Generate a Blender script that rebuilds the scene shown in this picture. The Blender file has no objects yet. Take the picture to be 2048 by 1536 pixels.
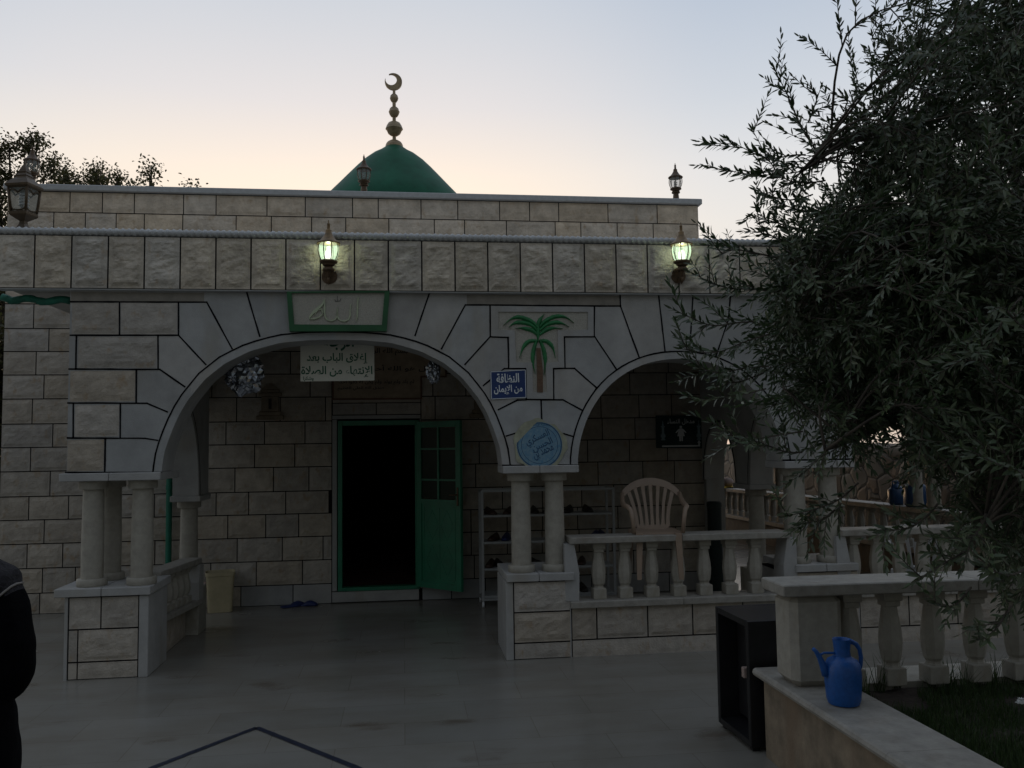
import bpy, bmesh, math, random
import numpy as np
from mathutils import Vector, Matrix, noise
sc = bpy.context.scene
COL = sc.collection
R = math.radians
random.seed(7)
# ------------------------------------------------------------------ camera
EYE, F = 1.75, 1720.0
YAW, PITCH, ROLL = 0.1262, 0.0689, -0.0138
_f = Vector((math.sin(YAW)*math.cos(PITCH), math.cos(YAW)*math.cos(PITCH), math.sin(PITCH)))
_r0 = Vector((math.cos(YAW), -math.sin(YAW), 0)); _u0 = _r0.cross(_f)
_r = _r0*math.cos(ROLL)+_u0*math.sin(ROLL); _u = -_r0*math.sin(ROLL)+_u0*math.cos(ROLL)
cd = bpy.data.cameras.new('camera'); cam = bpy.data.objects.new('camera', cd); COL.objects.link(cam)
cam.matrix_world = Matrix(((_r.x, _u.x, -_f.x, 0), (_r.y, _u.y, -_f.y, 0), (_r.z, _u.z, -_f.z, EYE), (0, 0, 0, 1)))
cd.sensor_fit = 'HORIZONTAL'; cd.sensor_width = 36; cd.lens = 36*F/2048
cd.clip_start = 0.05; cd.clip_end = 2000
sc.camera = cam
# ------------------------------------------------------------------ sky and sun (dusk, sun just going down behind the mosque)
SUN_EL, SUN_ROT = R(2.0), R(-2)
w = bpy.data.worlds.new('World'); sc.world = w; w.use_nodes = True
nt = w.node_tree; bg = nt.nodes['Background']
sky = nt.nodes.new('ShaderNodeTexSky'); sky.sky_type = 'NISHITA'; sky.sun_disc = False
sky.sun_elevation = SUN_EL; sky.sun_rotation = SUN_ROT; sky.air_density = 1.0; sky.dust_density = 1.2; sky.ozone_density = 1.5
nt.links.new(sky.outputs[0], bg.inputs[0]); bg.inputs[1].default_value = 0.05
# dusk air on top of it: cream low on the sunset side, blue higher up and to the sides, dim blue on the far side behind the viewer
tcw = nt.nodes.new('ShaderNodeTexCoord'); sep = nt.nodes.new('ShaderNodeSeparateXYZ'); nt.links.new(tcw.outputs['Generated'], sep.inputs[0])
def wramp(stops, src):
    n = nt.nodes.new('ShaderNodeValToRGB'); e = n.color_ramp.elements
    e[0].position, e[0].color = stops[0][0], (*stops[0][1], 1); e[1].position, e[1].color = stops[-1][0], (*stops[-1][1], 1)
    for p, c in stops[1:-1]: q = e.new(p); q.color = (*c, 1)
    nt.links.new(src, n.inputs[0]); return n.outputs[0]
def wrange(src, a, b):
    n = nt.nodes.new('ShaderNodeMapRange'); n.interpolation_type = 'SMOOTHSTEP'; n.inputs['From Min'].default_value = a; n.inputs['From Max'].default_value = b; nt.links.new(src, n.inputs['Value']); return n.outputs[0]
def wmix(f, a, b):
    n = nt.nodes.new('ShaderNodeMix'); n.data_type = 'RGBA'; nt.links.new(f, n.inputs['Factor']); nt.links.new(a, n.inputs['A']); nt.links.new(b, n.inputs['B']); return n.outputs['Result']
vm = nt.nodes.new('ShaderNodeVectorMath'); vm.operation = 'MULTIPLY'; vm.inputs[1].default_value = (1, 1, 0); nt.links.new(tcw.outputs['Generated'], vm.inputs[0])
vn = nt.nodes.new('ShaderNodeVectorMath'); vn.operation = 'NORMALIZE'; nt.links.new(vm.outputs[0], vn.inputs[0])
vd = nt.nodes.new('ShaderNodeVectorMath'); vd.operation = 'DOT_PRODUCT'; nt.links.new(vn.outputs[0], vd.inputs[0]); vd.inputs[1].default_value = (math.sin(R(-6)), math.cos(R(-6)), 0)
warm = wramp([(0, (.88, .70, .5)), (.24, (.95, .81, .65)), (.30, (.90, .79, .68)), (.37, (.74, .71, .71)), (.48, (.58, .62, .68)), (.8, (.38, .43, .51)), (1, (.34, .39, .47))], sep.outputs['Z'])
cool = wramp([(0, (.62, .57, .51)), (.24, (.78, .745, .71)), (.30, (.73, .725, .73)), (.37, (.60, .635, .69)), (.48, (.46, .525, .63)), (.8, (.34, .40, .5)), (1, (.34, .39, .47))], sep.outputs['Z'])
back = wramp([(0, (.055, .057, .06)), (.2, (.095, .099, .105)), (.5, (.245, .258, .28)), (1, (.32, .37, .46))], sep.outputs['Z'])
front = wmix(wrange(vd.outputs['Value'], .88, 1.0), cool, warm)
allsky = wmix(wrange(vd.outputs['Value'], -.3, .6), back, front)
bg2 = nt.nodes.new('ShaderNodeBackground'); nt.links.new(allsky, bg2.inputs[0]); bg2.inputs[1].default_value = 0.96
asd = nt.nodes.new('ShaderNodeAddShader'); nt.links.new(bg.outputs[0], asd.inputs[0]); nt.links.new(bg2.outputs[0], asd.inputs[1]); nt.links.new(asd.outputs[0], nt.nodes['World Output'].inputs['Surface'])
sl = bpy.data.lights.new('sun', 'SUN'); sun = bpy.data.objects.new('sun', sl); COL.objects.link(sun)
sl.energy = 0.15; sl.angle = R(2); sl.color = (1, .72, .45)
sd = Vector((math.sin(SUN_ROT)*math.cos(SUN_EL), math.cos(SUN_ROT)*math.cos(SUN_EL), math.sin(SUN_EL)))
sun.rotation_euler = sd.to_track_quat('Z', 'Y').to_euler()
sc.view_settings.view_transform = 'Standard'; sc.view_settings.look = 'None'
sc.view_settings.exposure = 0.0; sc.view_settings.gamma = 1.0
sc.cycles.use_denoising = True; sc.cycles.max_bounces = 8; sc.cycles.diffuse_bounces = 4
sc.cycles.transparent_max_bounces = 16; sc.cycles.sample_clamp_indirect = 4
# ------------------------------------------------------------------ pixel <-> place helpers (points on real planes)
def ray(px, py): return _f + _r*((px-1024)/F) - _u*((py-768)/F)
def W(px, py, y):
    d = ray(px, py); s = y/d.y; return (d.x*s, EYE+d.z*s)
def G(px, py, z=0.0):
    d = ray(px, py); s = (z-EYE)/d.z; return (d.x*s, d.y*s)
def PX(px, py, x):
    d = ray(px, py); s = x/d.x; return (d.y*s, EYE+d.z*s)
def P3(px, py, y):
    x, z = W(px, py, y); return Vector((x, y, z))
D, YB = 7.047, 9.90
# ------------------------------------------------------------------ materials
def mat(name, col, rough=.6, metal=0., nscale=6., namt=.15, bump=0., bscale=40., tint=0., col2=None, spec=.5, stretch=None, detail=5, emit=None, streak=None):
    m = bpy.data.materials.new(name); m.use_nodes = True; t = m.node_tree; N = t.nodes; L = t.links
    b = N['Principled BSDF']; b.inputs['Roughness'].default_value = rough; b.inputs['Metallic'].default_value = metal
    b.inputs['Specular IOR Level'].default_value = spec
    tc = N.new('ShaderNodeTexCoord'); mp = N.new('ShaderNodeMapping'); L.new(tc.outputs['Object'], mp.inputs[0])
    if stretch: mp.inputs['Scale'].default_value = stretch
    n = N.new('ShaderNodeTexNoise'); n.inputs['Scale'].default_value = nscale; n.inputs['Detail'].default_value = detail; n.inputs['Roughness'].default_value = .65
    L.new(mp.outputs[0], n.inputs['Vector'])
    mx = N.new('ShaderNodeMix'); mx.data_type = 'RGBA'
    c2 = col2 or tuple(max(0, c*(1-2.2*namt)) for c in col)
    mx.inputs['A'].default_value = (*c2, 1); mx.inputs['B'].default_value = (*[min(1, c*(1+namt*.5)) for c in col], 1)
    rp = N.new('ShaderNodeMapRange'); rp.inputs['From Min'].default_value = .3; rp.inputs['From Max'].default_value = .7
    L.new(n.outputs['Fac'], rp.inputs['Value']); L.new(rp.outputs[0], mx.inputs['Factor'])
    out = mx.outputs['Result']
    if tint:
        at = N.new('ShaderNodeAttribute'); at.attribute_name = 'tint'
        m2 = N.new('ShaderNodeMix'); m2.data_type = 'RGBA'; m2.blend_type = 'MULTIPLY'; m2.inputs['Factor'].default_value = tint
        L.new(out, m2.inputs['A']); L.new(at.outputs['Color'], m2.inputs['B']); out = m2.outputs['Result']
    if streak:
        n3 = N.new('ShaderNodeTexNoise'); n3.inputs['Scale'].default_value = 1.0; n3.inputs['Detail'].default_value = 6
        mp3 = N.new('ShaderNodeMapping'); mp3.inputs['Scale'].default_value = streak[0]; L.new(tc.outputs['Object'], mp3.inputs[0]); L.new(mp3.outputs[0], n3.inputs['Vector'])
        r3 = N.new('ShaderNodeMapRange'); r3.inputs['From Min'].default_value = streak[2]; r3.inputs['From Max'].default_value = streak[3]
        L.new(n3.outputs['Fac'], r3.inputs['Value'])
        m3 = N.new('ShaderNodeMix'); m3.data_type = 'RGBA'; L.new(r3.outputs[0], m3.inputs['Factor']); L.new(out, m3.inputs['A']); m3.inputs['B'].default_value = (*streak[1], 1)
        out = m3.outputs['Result']
    L.new(out, b.inputs['Base Color'])
    if bump:
        n2 = N.new('ShaderNodeTexNoise'); n2.inputs['Scale'].default_value = bscale; n2.inputs['Detail'].default_value = 6
        L.new(mp.outputs[0], n2.inputs['Vector'])
        bp = N.new('ShaderNodeBump'); bp.inputs['Strength'].default_value = bump; bp.inputs['Distance'].default_value = .01
        L.new(n2.outputs['Fac'], bp.inputs['Height']); L.new(bp.outputs[0], b.inputs['Normal'])
    if emit:
        b.inputs['Emission Color'].default_value = (*emit[0], 1); b.inputs['Emission Strength'].default_value = emit[1]
    return m
M = {}
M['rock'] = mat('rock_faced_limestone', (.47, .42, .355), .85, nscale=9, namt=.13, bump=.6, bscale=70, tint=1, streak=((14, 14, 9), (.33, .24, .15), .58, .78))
M['rockl'] = mat('lit_rock_faced_limestone', (.62, .555, .46), .85, nscale=9, namt=.18, bump=1.0, bscale=42, tint=1, streak=((14, 14, 9), (.40, .30, .2), .6, .8))  # lightened copy of rock for the fascia, brighter light put into the colour
M['rocku'] = mat('upper_lit_rock_faced_limestone', (.76, .645, .51), .85, nscale=8, namt=.15, bump=1.0, bscale=42, tint=1, streak=((12, 12, 8), (.46, .34, .22), .56, .78))  # lightest copy of rock, upper wall's extra brightness painted into the stone colour
M['sawnl'] = mat('light_sawn_coping', (.50, .51, .51), .6, nscale=20, namt=.08, bump=.1, bscale=120)
M['sawn'] = mat('sawn_limestone', (.405, .40, .385), .65, nscale=4.5, namt=.10, bump=.3, bscale=130, spec=.25, tint=1, streak=((3.5, 3.5, 1.0), (.32, .295, .245), .55, .8))
M['joint'] = mat('black_joint_paint', (.006, .006, .008), .8, namt=.2, spec=.1)
M['tan'] = mat('tan_limestone', (.27, .215, .15), .7, nscale=7, namt=.22, bump=.2, bscale=60, streak=((5, 5, 1), (.2, .14, .09), .5, .75))
M['coping'] = mat('worn_coping_stone', (.33, .31, .27), .6, nscale=14, namt=.14, bump=.2, bscale=80, streak=((6, 6, 6), (.21, .18, .14), .58, .8))
M['castst'] = mat('cast_stone', (.37, .345, .29), .7, nscale=18, namt=.1, bump=.2, bscale=120, streak=((8, 8, 3), (.23, .2, .145), .55, .8))
M['plaster'] = mat('ceiling_plaster', (.5, .48, .44), .8, nscale=3, namt=.1, bump=.1)
M['green'] = mat('green_door_paint', (.012, .19, .10), .4, nscale=5, namt=.15, bump=.05, bscale=30)
M['greenf'] = mat('green_panel_paint', (.012, .10, .03), .5, namt=.15)
M['domeg'] = mat('green_dome_paint', (.010, .12, .062), .55, spec=.2, nscale=2.5, namt=.2, bump=.15, bscale=9)
M['palmg'] = mat('palm_green_paint', (.02, .20, .06), .5, namt=.2, nscale=30)
M['palmb'] = mat('palm_trunk_paint', (.17, .10, .06), .6, namt=.2, nscale=30)
M['brass'] = mat('dull_brass', (.42, .315, .19), .45, .35, nscale=12, namt=.2)
M['bronze2'] = mat('lantern_bronze', (.095, .062, .03), .5, .3, nscale=14, namt=.2)
M['bronze'] = mat('brown_bronze_paint', (.13, .08, .042), .5, .3, nscale=30, namt=.25)
M['gold'] = mat('gold_bronze_paint', (.26, .17, .08), .5, .3, nscale=30, namt=.25)
M['black'] = mat('black_paint', (.012, .012, .014), .45, nscale=10, namt=.3)
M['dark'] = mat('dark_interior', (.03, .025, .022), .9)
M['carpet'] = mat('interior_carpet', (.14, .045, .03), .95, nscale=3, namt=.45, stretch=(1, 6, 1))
M['white'] = mat('white_painted_metal', (.40, .41, .41), .45, nscale=12, namt=.08)
M['plast'] = mat('beige_plastic', (.30, .22, .16), .42, nscale=8, namt=.06)
M['wplast'] = mat('white_plastic', (.7, .72, .74), .4, namt=.05)
M['cream'] = mat('cream_plastic', (.50, .43, .27), .45, nscale=7, namt=.1)
M['blue'] = mat('blue_plastic', (.008, .09, .34), .42, nscale=60, namt=.12, bump=.15, bscale=220)
M['bluej'] = mat('blue_can_plastic', (.02, .07, .17), .45, namt=.1)
M['slip'] = mat('navy_rubber', (.015, .03, .13), .5, namt=.2)
M['yellow'] = mat('yellow_cloth', (.62, .45, .02), .8, nscale=30, namt=.15)
M['pipe'] = mat('teal_pipe', (.008, .17, .11), .4, namt=.1)
M['tube'] = mat('green_sheet_roll', (.01, .17, .11), .55, nscale=16, namt=.25, bump=.5, bscale=30)
M['beige'] = mat('beige_lintel_stone', (.27, .245, .205), .7, nscale=7, namt=.15, bump=.15)
M['darkst'] = mat('weathered_brown_stone', (.14, .115, .085), .8, nscale=7, namt=.2, bump=.3, bscale=60)
M['paper'] = mat('white_paper', (.70, .69, .60), .7, nscale=4, namt=.05)
M['ink'] = mat('green_ink', (.01, .12, .06), .6)
M['inkb'] = mat('black_ink', (.02, .02, .02), .6)
M['signb'] = mat('blue_sign_enamel', (.014, .04, .15), .4, namt=.1)
M['signw'] = mat('white_lettering', (.72, .75, .76), .5, namt=.05)
M['signg'] = mat('dark_green_sign', (.004, .03, .03), .4, namt=.1)
M['pale'] = mat('pale_gilt_letter', (.50, .56, .38), .5, namt=.12, nscale=30)
M['incis'] = mat('inscription_stone', (.40, .30, .2), .6, nscale=8, namt=.15)
M['brownf'] = mat('brown_frame', (.17, .075, .04), .5, namt=.2)
M['stick'] = mat('blue_sticker', (.07, .19, .31), .5, nscale=34, namt=.25, col2=(.2, .31, .37))
M['stickd'] = mat('dark_blue_print', (.015, .065, .15), .5)
M['stickl'] = mat('pale_blue_print', (.26, .36, .40), .5)
M['tape'] = mat('yellowed_film', (.40, .405, .30), .25, nscale=14, namt=.15)
M['floortape'] = mat('navy_floor_tape', (.02, .026, .05), .5, nscale=30, namt=.3)
M['cloth'] = mat('black_cloth', (.0025, .0025, .0035), .95, nscale=40, namt=.3, bump=.3, bscale=60, spec=.08)
M['yoke'] = mat('charcoal_knit', (.014, .012, .016), .9, nscale=90, namt=.6, bump=.5, bscale=140)
M['piping'] = mat('grey_piping', (.22, .2, .18), .7)
M['skin'] = mat('skin', (.4, .24, .17), .5)
M['soil'] = mat('soil', (.045, .032, .022), .95, nscale=20, namt=.3, bump=.6)
M['bark'] = mat('olive_bark', (.085, .07, .055), .9, nscale=14, namt=.3, bump=.8, bscale=30, stretch=(1, 1, .3))
M['rag'] = mat('pink_grey_cloth', (.4, .3, .26), .8)
M['shoe'] = mat('dark_leather', (.02, .016, .014), .4, namt=.3)
M['shoeb'] = mat('brown_leather', (.06, .028, .015), .45, namt=.3)
M['greenpipe'] = mat('dark_green_mat', (.006, .022, .018), .6, nscale=30, namt=.3)
M['petal'] = mat('white_petal', (.75, .75, .72), .6)
M['stem'] = mat('green_stem', (.04, .08, .03), .7)
def glass(name, col, rough=.1, alpha=.35, emit=None):
    m = bpy.data.materials.new(name); m.use_nodes = True; t = m.node_tree; N = t.nodes
    b = N['Principled BSDF']; b.inputs['Base Color'].default_value = (*col, 1); b.inputs['Roughness'].default_value = rough; b.inputs['Alpha'].default_value = alpha
    nz = N.new('ShaderNodeTexNoise'); nz.inputs['Scale'].default_value = 35; bp = N.new('ShaderNodeBump'); bp.inputs['Strength'].default_value = .25
    t.links.new(nz.outputs['Fac'], bp.inputs['Height']); t.links.new(bp.outputs[0], b.inputs['Normal'])
    if emit: b.inputs['Emission Color'].default_value = (*emit[0], 1); b.inputs['Emission Strength'].default_value = emit[1]
    return m
M['glass'] = glass('lantern_glass', (.45, .5, .48), .12, .28)
M['litglass'] = glass('lit_lantern_glass', (.5, .62, .55), .2, .5, ((.62, .86, .60), .6))
M['bulb'] = mat('lit_bulb', (.9, .95, .85), .5, emit=((.95, 1, .8), 2.6))
M['deadbulb'] = mat('spiral_bulb', (.6, .62, .62), .4)
M['pane'] = glass('green_tinted_pane', (.004, .016, .006), .25, 1.0); M['pane'].node_tree.nodes['Principled BSDF'].inputs['Specular IOR Level'].default_value = .12
M['foil'] = mat('silver_foil', (.32, .34, .38), .12, 1.0, nscale=30, namt=.2)
def floor_mat():
    m = bpy.data.materials.new('polished_limestone_paving'); m.use_nodes = True; t = m.node_tree; N = t.nodes; L = t.links; b = N['Principled BSDF']
    tc = N.new('ShaderNodeTexCoord')
    mp = N.new('ShaderNodeMapping'); mp.inputs['Scale'].default_value = (1.2, 2.6, 1); L.new(tc.outputs['Object'], mp.inputs[0])
    n = N.new('ShaderNodeTexNoise'); n.inputs['Scale'].default_value = 1; n.inputs['Detail'].default_value = 8; n.inputs['Roughness'].default_value = .6; L.new(mp.outputs[0], n.inputs['Vector'])
    r = N.new('ShaderNodeValToRGB'); r.color_ramp.elements[0].position = .3; r.color_ramp.elements[0].color = (.205, .188, .155, 1)
    r.color_ramp.elements[1].position = .62; r.color_ramp.elements[1].color = (.25, .24, .213, 1); L.new(n.outputs['Fac'], r.inputs[0])
    # rusty stains with a shape of their own
    n2 = N.new('ShaderNodeTexNoise'); n2.inputs['Scale'].default_value = 1.0; n2.inputs['Detail'].default_value = 7
    mp2 = N.new('ShaderNodeMapping'); mp2.inputs['Scale'].default_value = (1.3, 2.8, 1); L.new(tc.outputs['Object'], mp2.inputs[0]); L.new(mp2.outputs[0], n2.inputs['Vector'])
    r2 = N.new('ShaderNodeMapRange'); r2.inputs['From Min'].default_value = .62; r2.inputs['From Max'].default_value = .78; L.new(n2.outputs['Fac'], r2.inputs['Value'])
    mx = N.new('ShaderNodeMix'); mx.data_type = 'RGBA'; L.new(r2.outputs[0], mx.inputs['Factor']); L.new(r.outputs[0], mx.inputs['A']); mx.inputs['B'].default_value = (.10, .068, .042, 1)
    br = N.new('ShaderNodeTexBrick'); br.offset = .5; br.inputs['Scale'].default_value = 1; br.inputs['Brick Width'].default_value = .8; br.inputs['Row Height'].default_value = .4
    br.inputs['Mortar Size'].default_value = .003; br.inputs['Mortar Smooth'].default_value = .3
    br.inputs['Color1'].default_value = (1, 1, 1, 1); br.inputs['Color2'].default_value = (.90, .91, .915, 1); br.inputs['Mortar'].default_value = (.74, .72, .68, 1)
    L.new(tc.outputs['Object'], br.inputs['Vector'])
    m2 = N.new('ShaderNodeMix'); m2.data_type = 'RGBA'; m2.blend_type = 'MULTIPLY'; m2.inputs['Factor'].default_value = 1
    L.new(mx.outputs['Result'], m2.inputs['A']); L.new(br.outputs['Color'], m2.inputs['B']); L.new(m2.outputs['Result'], b.inputs['Base Color'])
    rr = N.new('ShaderNodeMapRange'); rr.inputs['To Min'].default_value = .14; rr.inputs['To Max'].default_value = .34; L.new(n2.outputs['Fac'], rr.inputs['Value']); L.new(rr.outputs[0], b.inputs['Roughness'])
    b.inputs['Specular IOR Level'].default_value = .45
    return m
M['floor'] = floor_mat()
def rubble_mat():
    m = bpy.data.materials.new('rubble_stone'); m.use_nodes = True; t = m.node_tree; N = t.nodes; L = t.links; b = N['Principled BSDF']
    tc = N.new('ShaderNodeTexCoord'); mp = N.new('ShaderNodeMapping'); mp.inputs['Scale'].default_value = (1, 2.1, 2.6); L.new(tc.outputs['Object'], mp.inputs[0])
    nz = N.new('ShaderNodeTexNoise'); nz.inputs['Scale'].default_value = 2.2; L.new(mp.outputs[0], nz.inputs['Vector'])
    ma = N.new('ShaderNodeMix'); ma.data_type = 'RGBA'; ma.blend_type = 'LINEAR_LIGHT'; ma.inputs['Factor'].default_value = .12; L.new(mp.outputs[0], ma.inputs['A']); L.new(nz.outputs['Color'], ma.inputs['B'])
    v = N.new('ShaderNodeTexVoronoi'); v.feature = 'DISTANCE_TO_EDGE'; v.inputs['Scale'].default_value = 1.1; L.new(ma.outputs['Result'], v.inputs['Vector'])
    v2 = N.new('ShaderNodeTexVoronoi'); v2.inputs['Scale'].default_value = 1.1; L.new(ma.outputs['Result'], v2.inputs['Vector'])
    cr = N.new('ShaderNodeValToRGB'); cr.color_ramp.elements[0].color = (.16, .135, .10, 1); cr.color_ramp.elements[1].color = (.225, .205, .17, 1)
    e = cr.color_ramp.elements.new(.5); e.color = (.17, .13, .095, 1)
    sx = N.new('ShaderNodeSeparateColor'); L.new(v2.outputs['Color'], sx.inputs[0]); L.new(sx.outputs[0], cr.inputs[0])
    st = N.new('ShaderNodeMapRange'); st.inputs['From Min'].default_value = .012; st.inputs['From Max'].default_value = .035; L.new(v.outputs['Distance'], st.inputs['Value'])
    mx = N.new('ShaderNodeMix'); mx.data_type = 'RGBA'; L.new(st.outputs[0], mx.inputs['Factor']); mx.inputs['A'].default_value = (.05, .045, .04, 1); L.new(cr.outputs[0], mx.inputs['B'])
    L.new(mx.outputs['Result'], b.inputs['Base Color']); b.inputs['Roughness'].default_value = .9
    bp = N.new('ShaderNodeBump'); bp.inputs['Strength'].default_value = .8; bp.inputs['Distance'].default_value = .03
    sm = N.new('ShaderNodeMapRange'); sm.inputs['From Max'].default_value = .12; L.new(v.outputs['Distance'], sm.inputs['Value']); L.new(sm.outputs[0], bp.inputs['Height']); L.new(bp.outputs[0], b.inputs['Normal'])
    return m
M['rubble'] = rubble_mat()
def leaf_mat(name, front, back, trans=.2, rough=.45):
    m = bpy.data.materials.new(name); m.use_nodes = True; t = m.node_tree; N = t.nodes; L = t.links; b = N['Principled BSDF']
    g = N.new('ShaderNodeNewGeometry'); mx = N.new('ShaderNodeMix'); mx.data_type = 'RGBA'
    mx.inputs['A'].default_value = (*front, 1); mx.inputs['B'].default_value = (*back, 1); L.new(g.outputs['Backfacing'], mx.inputs['Factor'])
    at = N.new('ShaderNodeAttribute'); at.attribute_name = 'tint'
    m2 = N.new('ShaderNodeMix'); m2.data_type = 'RGBA'; m2.blend_type = 'MULTIPLY'; m2.inputs['Factor'].default_value = 1
    L.new(mx.outputs['Result'], m2.inputs['A']); L.new(at.outputs['Color'], m2.inputs['B']); L.new(m2.outputs['Result'], b.inputs['Base Color'])
    b.inputs['Roughness'].default_value = rough
    tr = N.new('ShaderNodeBsdfTranslucent'); L.new(m2.outputs['Result'], tr.inputs['Color'])
    ms = N.new('ShaderNodeMixShader'); ms.inputs[0].default_value = trans; L.new(b.outputs[0], ms.inputs[1]); L.new(tr.outputs[0], ms.inputs[2])
    L.new(ms.outputs[0], N['Material Output'].inputs['Surface'])
    return m
M['olive'] = leaf_mat('olive_leaf', (.036, .066, .026), (.066, .09, .045), .14)
M['bgleaf'] = leaf_mat('broad_leaf', (.075, .085, .035), (.09, .095, .045), .3, .6)
M['grass'] = leaf_mat('grass_blade', (.035, .07, .018), (.04, .075, .02), .2, .6)
# ------------------------------------------------------------------ object helpers
def tag(o, label=None, cat=None, group=None, kind=None):
    if label: o['label'] = label
    if cat: o['category'] = cat
    if group: o['group'] = group
    if kind: o['kind'] = kind
    return o
def empty(name, loc, label, cat, group=None, rz=0.0):
    o = bpy.data.objects.new(name, None); COL.objects.link(o); o.location = loc; o.rotation_euler = (0, 0, rz); o.empty_display_size = .1
    return tag(o, label, cat, group)
class MB:
    def __init__(s): s.v = []; s.f = []; s.m = []; s.t = []; s.mi = 0; s.ti = (1, 1, 1)
    def face(s, idx): s.f.append(tuple(idx)); s.m.append(s.mi); s.t.append(s.ti)
    def vs(s, pts):
        b = len(s.v); s.v.extend(tuple(p) for p in pts); return b
    def quad(s, a, b, c, d):
        k = s.vs([a, b, c, d]); s.face((k, k+1, k+2, k+3))
    def box(s, x0, x1, y0, y1, z0, z1, bev=0.0):
        if bev:
            return s.rbox(x0, x1, y0, y1, z0, z1, bev)
        k = s.vs([(x0, y0, z0), (x1, y0, z0), (x1, y1, z0), (x0, y1, z0), (x0, y0, z1), (x1, y0, z1), (x1, y1, z1), (x0, y1, z1)])
        for q in ((0, 3, 2, 1), (4, 5, 6, 7), (0, 1, 5, 4), (1, 2, 6, 5), (2, 3, 7, 6), (3, 0, 4, 7)): s.face([k+i for i in q])
    def rbox(s, x0, x1, y0, y1, z0, z1, b):
        rings = [(z0, b), (z0+b, 0), (z1-b, 0), (z1, b)]; base = None
        ids = []
        for z, i in rings:
            e = b
            X0, X1, Y0, Y1 = x0+i, x1-i, y0+i, y1-i
            c = e if i == 0 else e*.4
            pts = [(X0+c, Y0, z), (X1-c, Y0, z), (X1, Y0+c, z), (X1, Y1-c, z), (X1-c, Y1, z), (X0+c, Y1, z), (X0, Y1-c, z), (X0, Y0+c, z)]
            ids.append(s.vs(pts))
        s.face([ids[0]+i for i in range(7, -1, -1)]); s.face([ids[-1]+i for i in range(8)])
        for a, bb in zip(ids, ids[1:]):
            for i in range(8): j = (i+1) % 8; s.face((a+i, a+j, bb+j, bb+i))
    def prism(s, poly, y0, y1):          # poly in (x,z), extruded in y (y0 front)
        n = len(poly); a = s.vs([(p[0], y0, p[1]) for p in poly]); b = s.vs([(p[0], y1, p[1]) for p in poly])
        s.face([a+i for i in range(n)]); s.face([b+i for i in range(n-1, -1, -1)])
        for i in range(n): j = (i+1) % n; s.face((a+j, a+i, b+i, b+j))
    def prismz(s, poly, z0, z1):
        n = len(poly); a = s.vs([(p[0], p[1], z0) for p in poly]); b = s.vs([(p[0], p[1], z1) for p in poly])
        s.face([a+i for i in range(n-1, -1, -1)]); s.face([b+i for i in range(n)])
        for i in range(n): j = (i+1) % n; s.face((a+i, a+j, b+j, b+i))
    def lathe(s, prof, n=20, c=(0, 0, 0), rot=0.0, sq=None, cap=True):   # prof: (r,z) bottom to top
        ids = []
        for r, z in prof:
            ids.append(s.vs([(c[0]+r*math.cos(rot+2*math.pi*i/n), c[1]+r*math.sin(rot+2*math.pi*i/n), c[2]+z) for i in range(n)]))
        for a, b in zip(ids, ids[1:]):
            for i in range(n): j = (i+1) % n; s.face((a+i, a+j, b+j, b+i))
        if cap: s.face([ids[0]+i for i in range(n-1, -1, -1)]); s.face([ids[-1]+i for i in range(n)])
    def tube(s, pts, r, n=6, cap=True):
        pts = [Vector(p) for p in pts]; rs = r if hasattr(r, '__len__') else [r]*len(pts); ids = []
        pu = None
        for i, p in enumerate(pts):
            d = (pts[min(i+1, len(pts)-1)]-pts[max(i-1, 0)])
            if d.length < 1e-9: d = Vector((0, 0, 1))
            d.normalize()
            u = (pu - d*pu.dot(d)) if pu else d.orthogonal()
            if u.length < 1e-6: u = d.orthogonal()
            u.normalize(); pu = u; v = d.cross(u)
            ids.append(s.vs([p+(u*math.cos(2*math.pi*k/n)+v*math.sin(2*math.pi*k/n))*rs[i] for k in range(n)]))
        for a, b in zip(ids, ids[1:]):
            for i in range(n): j = (i+1) % n; s.face((a+i, a+j, b+j, b+i))
        if cap: s.face([ids[0]+i for i in range(n-1, -1, -1)]); s.face([ids[-1]+i for i in range(n)])
    def strip(s, pts, wd, o, u, v, n, h):       # painted line of width wd on plane (o,u,v) at height h along n, slightly hand wobbled
        P = [Vector((p[0], p[1])) for p in pts]
        for a, b in zip(P, P[1:]):
            L = (b-a).length
            if L < 1e-5: continue
            d = (b-a)/L; q = Vector((-d.y, d.x)); a2 = a-d*wd*.45; b2 = b+d*wd*.45; k = max(1, int(L/.06)); rows = []
            for i in range(k+1):
                p = a2.lerp(b2, i/k); ww = wd*.5*(1+.35*noise.noise((p.x*9, p.y*9, 3.1))); off = .0015*noise.noise((p.x*5, p.y*5, 9.))
                rows.append((p+q*(ww+off), p-q*(ww-off)))
            ids = s.vs([o+u*r_.x+v*r_.y+n*h for pr in rows for r_ in pr])
            for i in range(k): j = ids+2*i; s.face((j+1, j+3, j+2, j))
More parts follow.
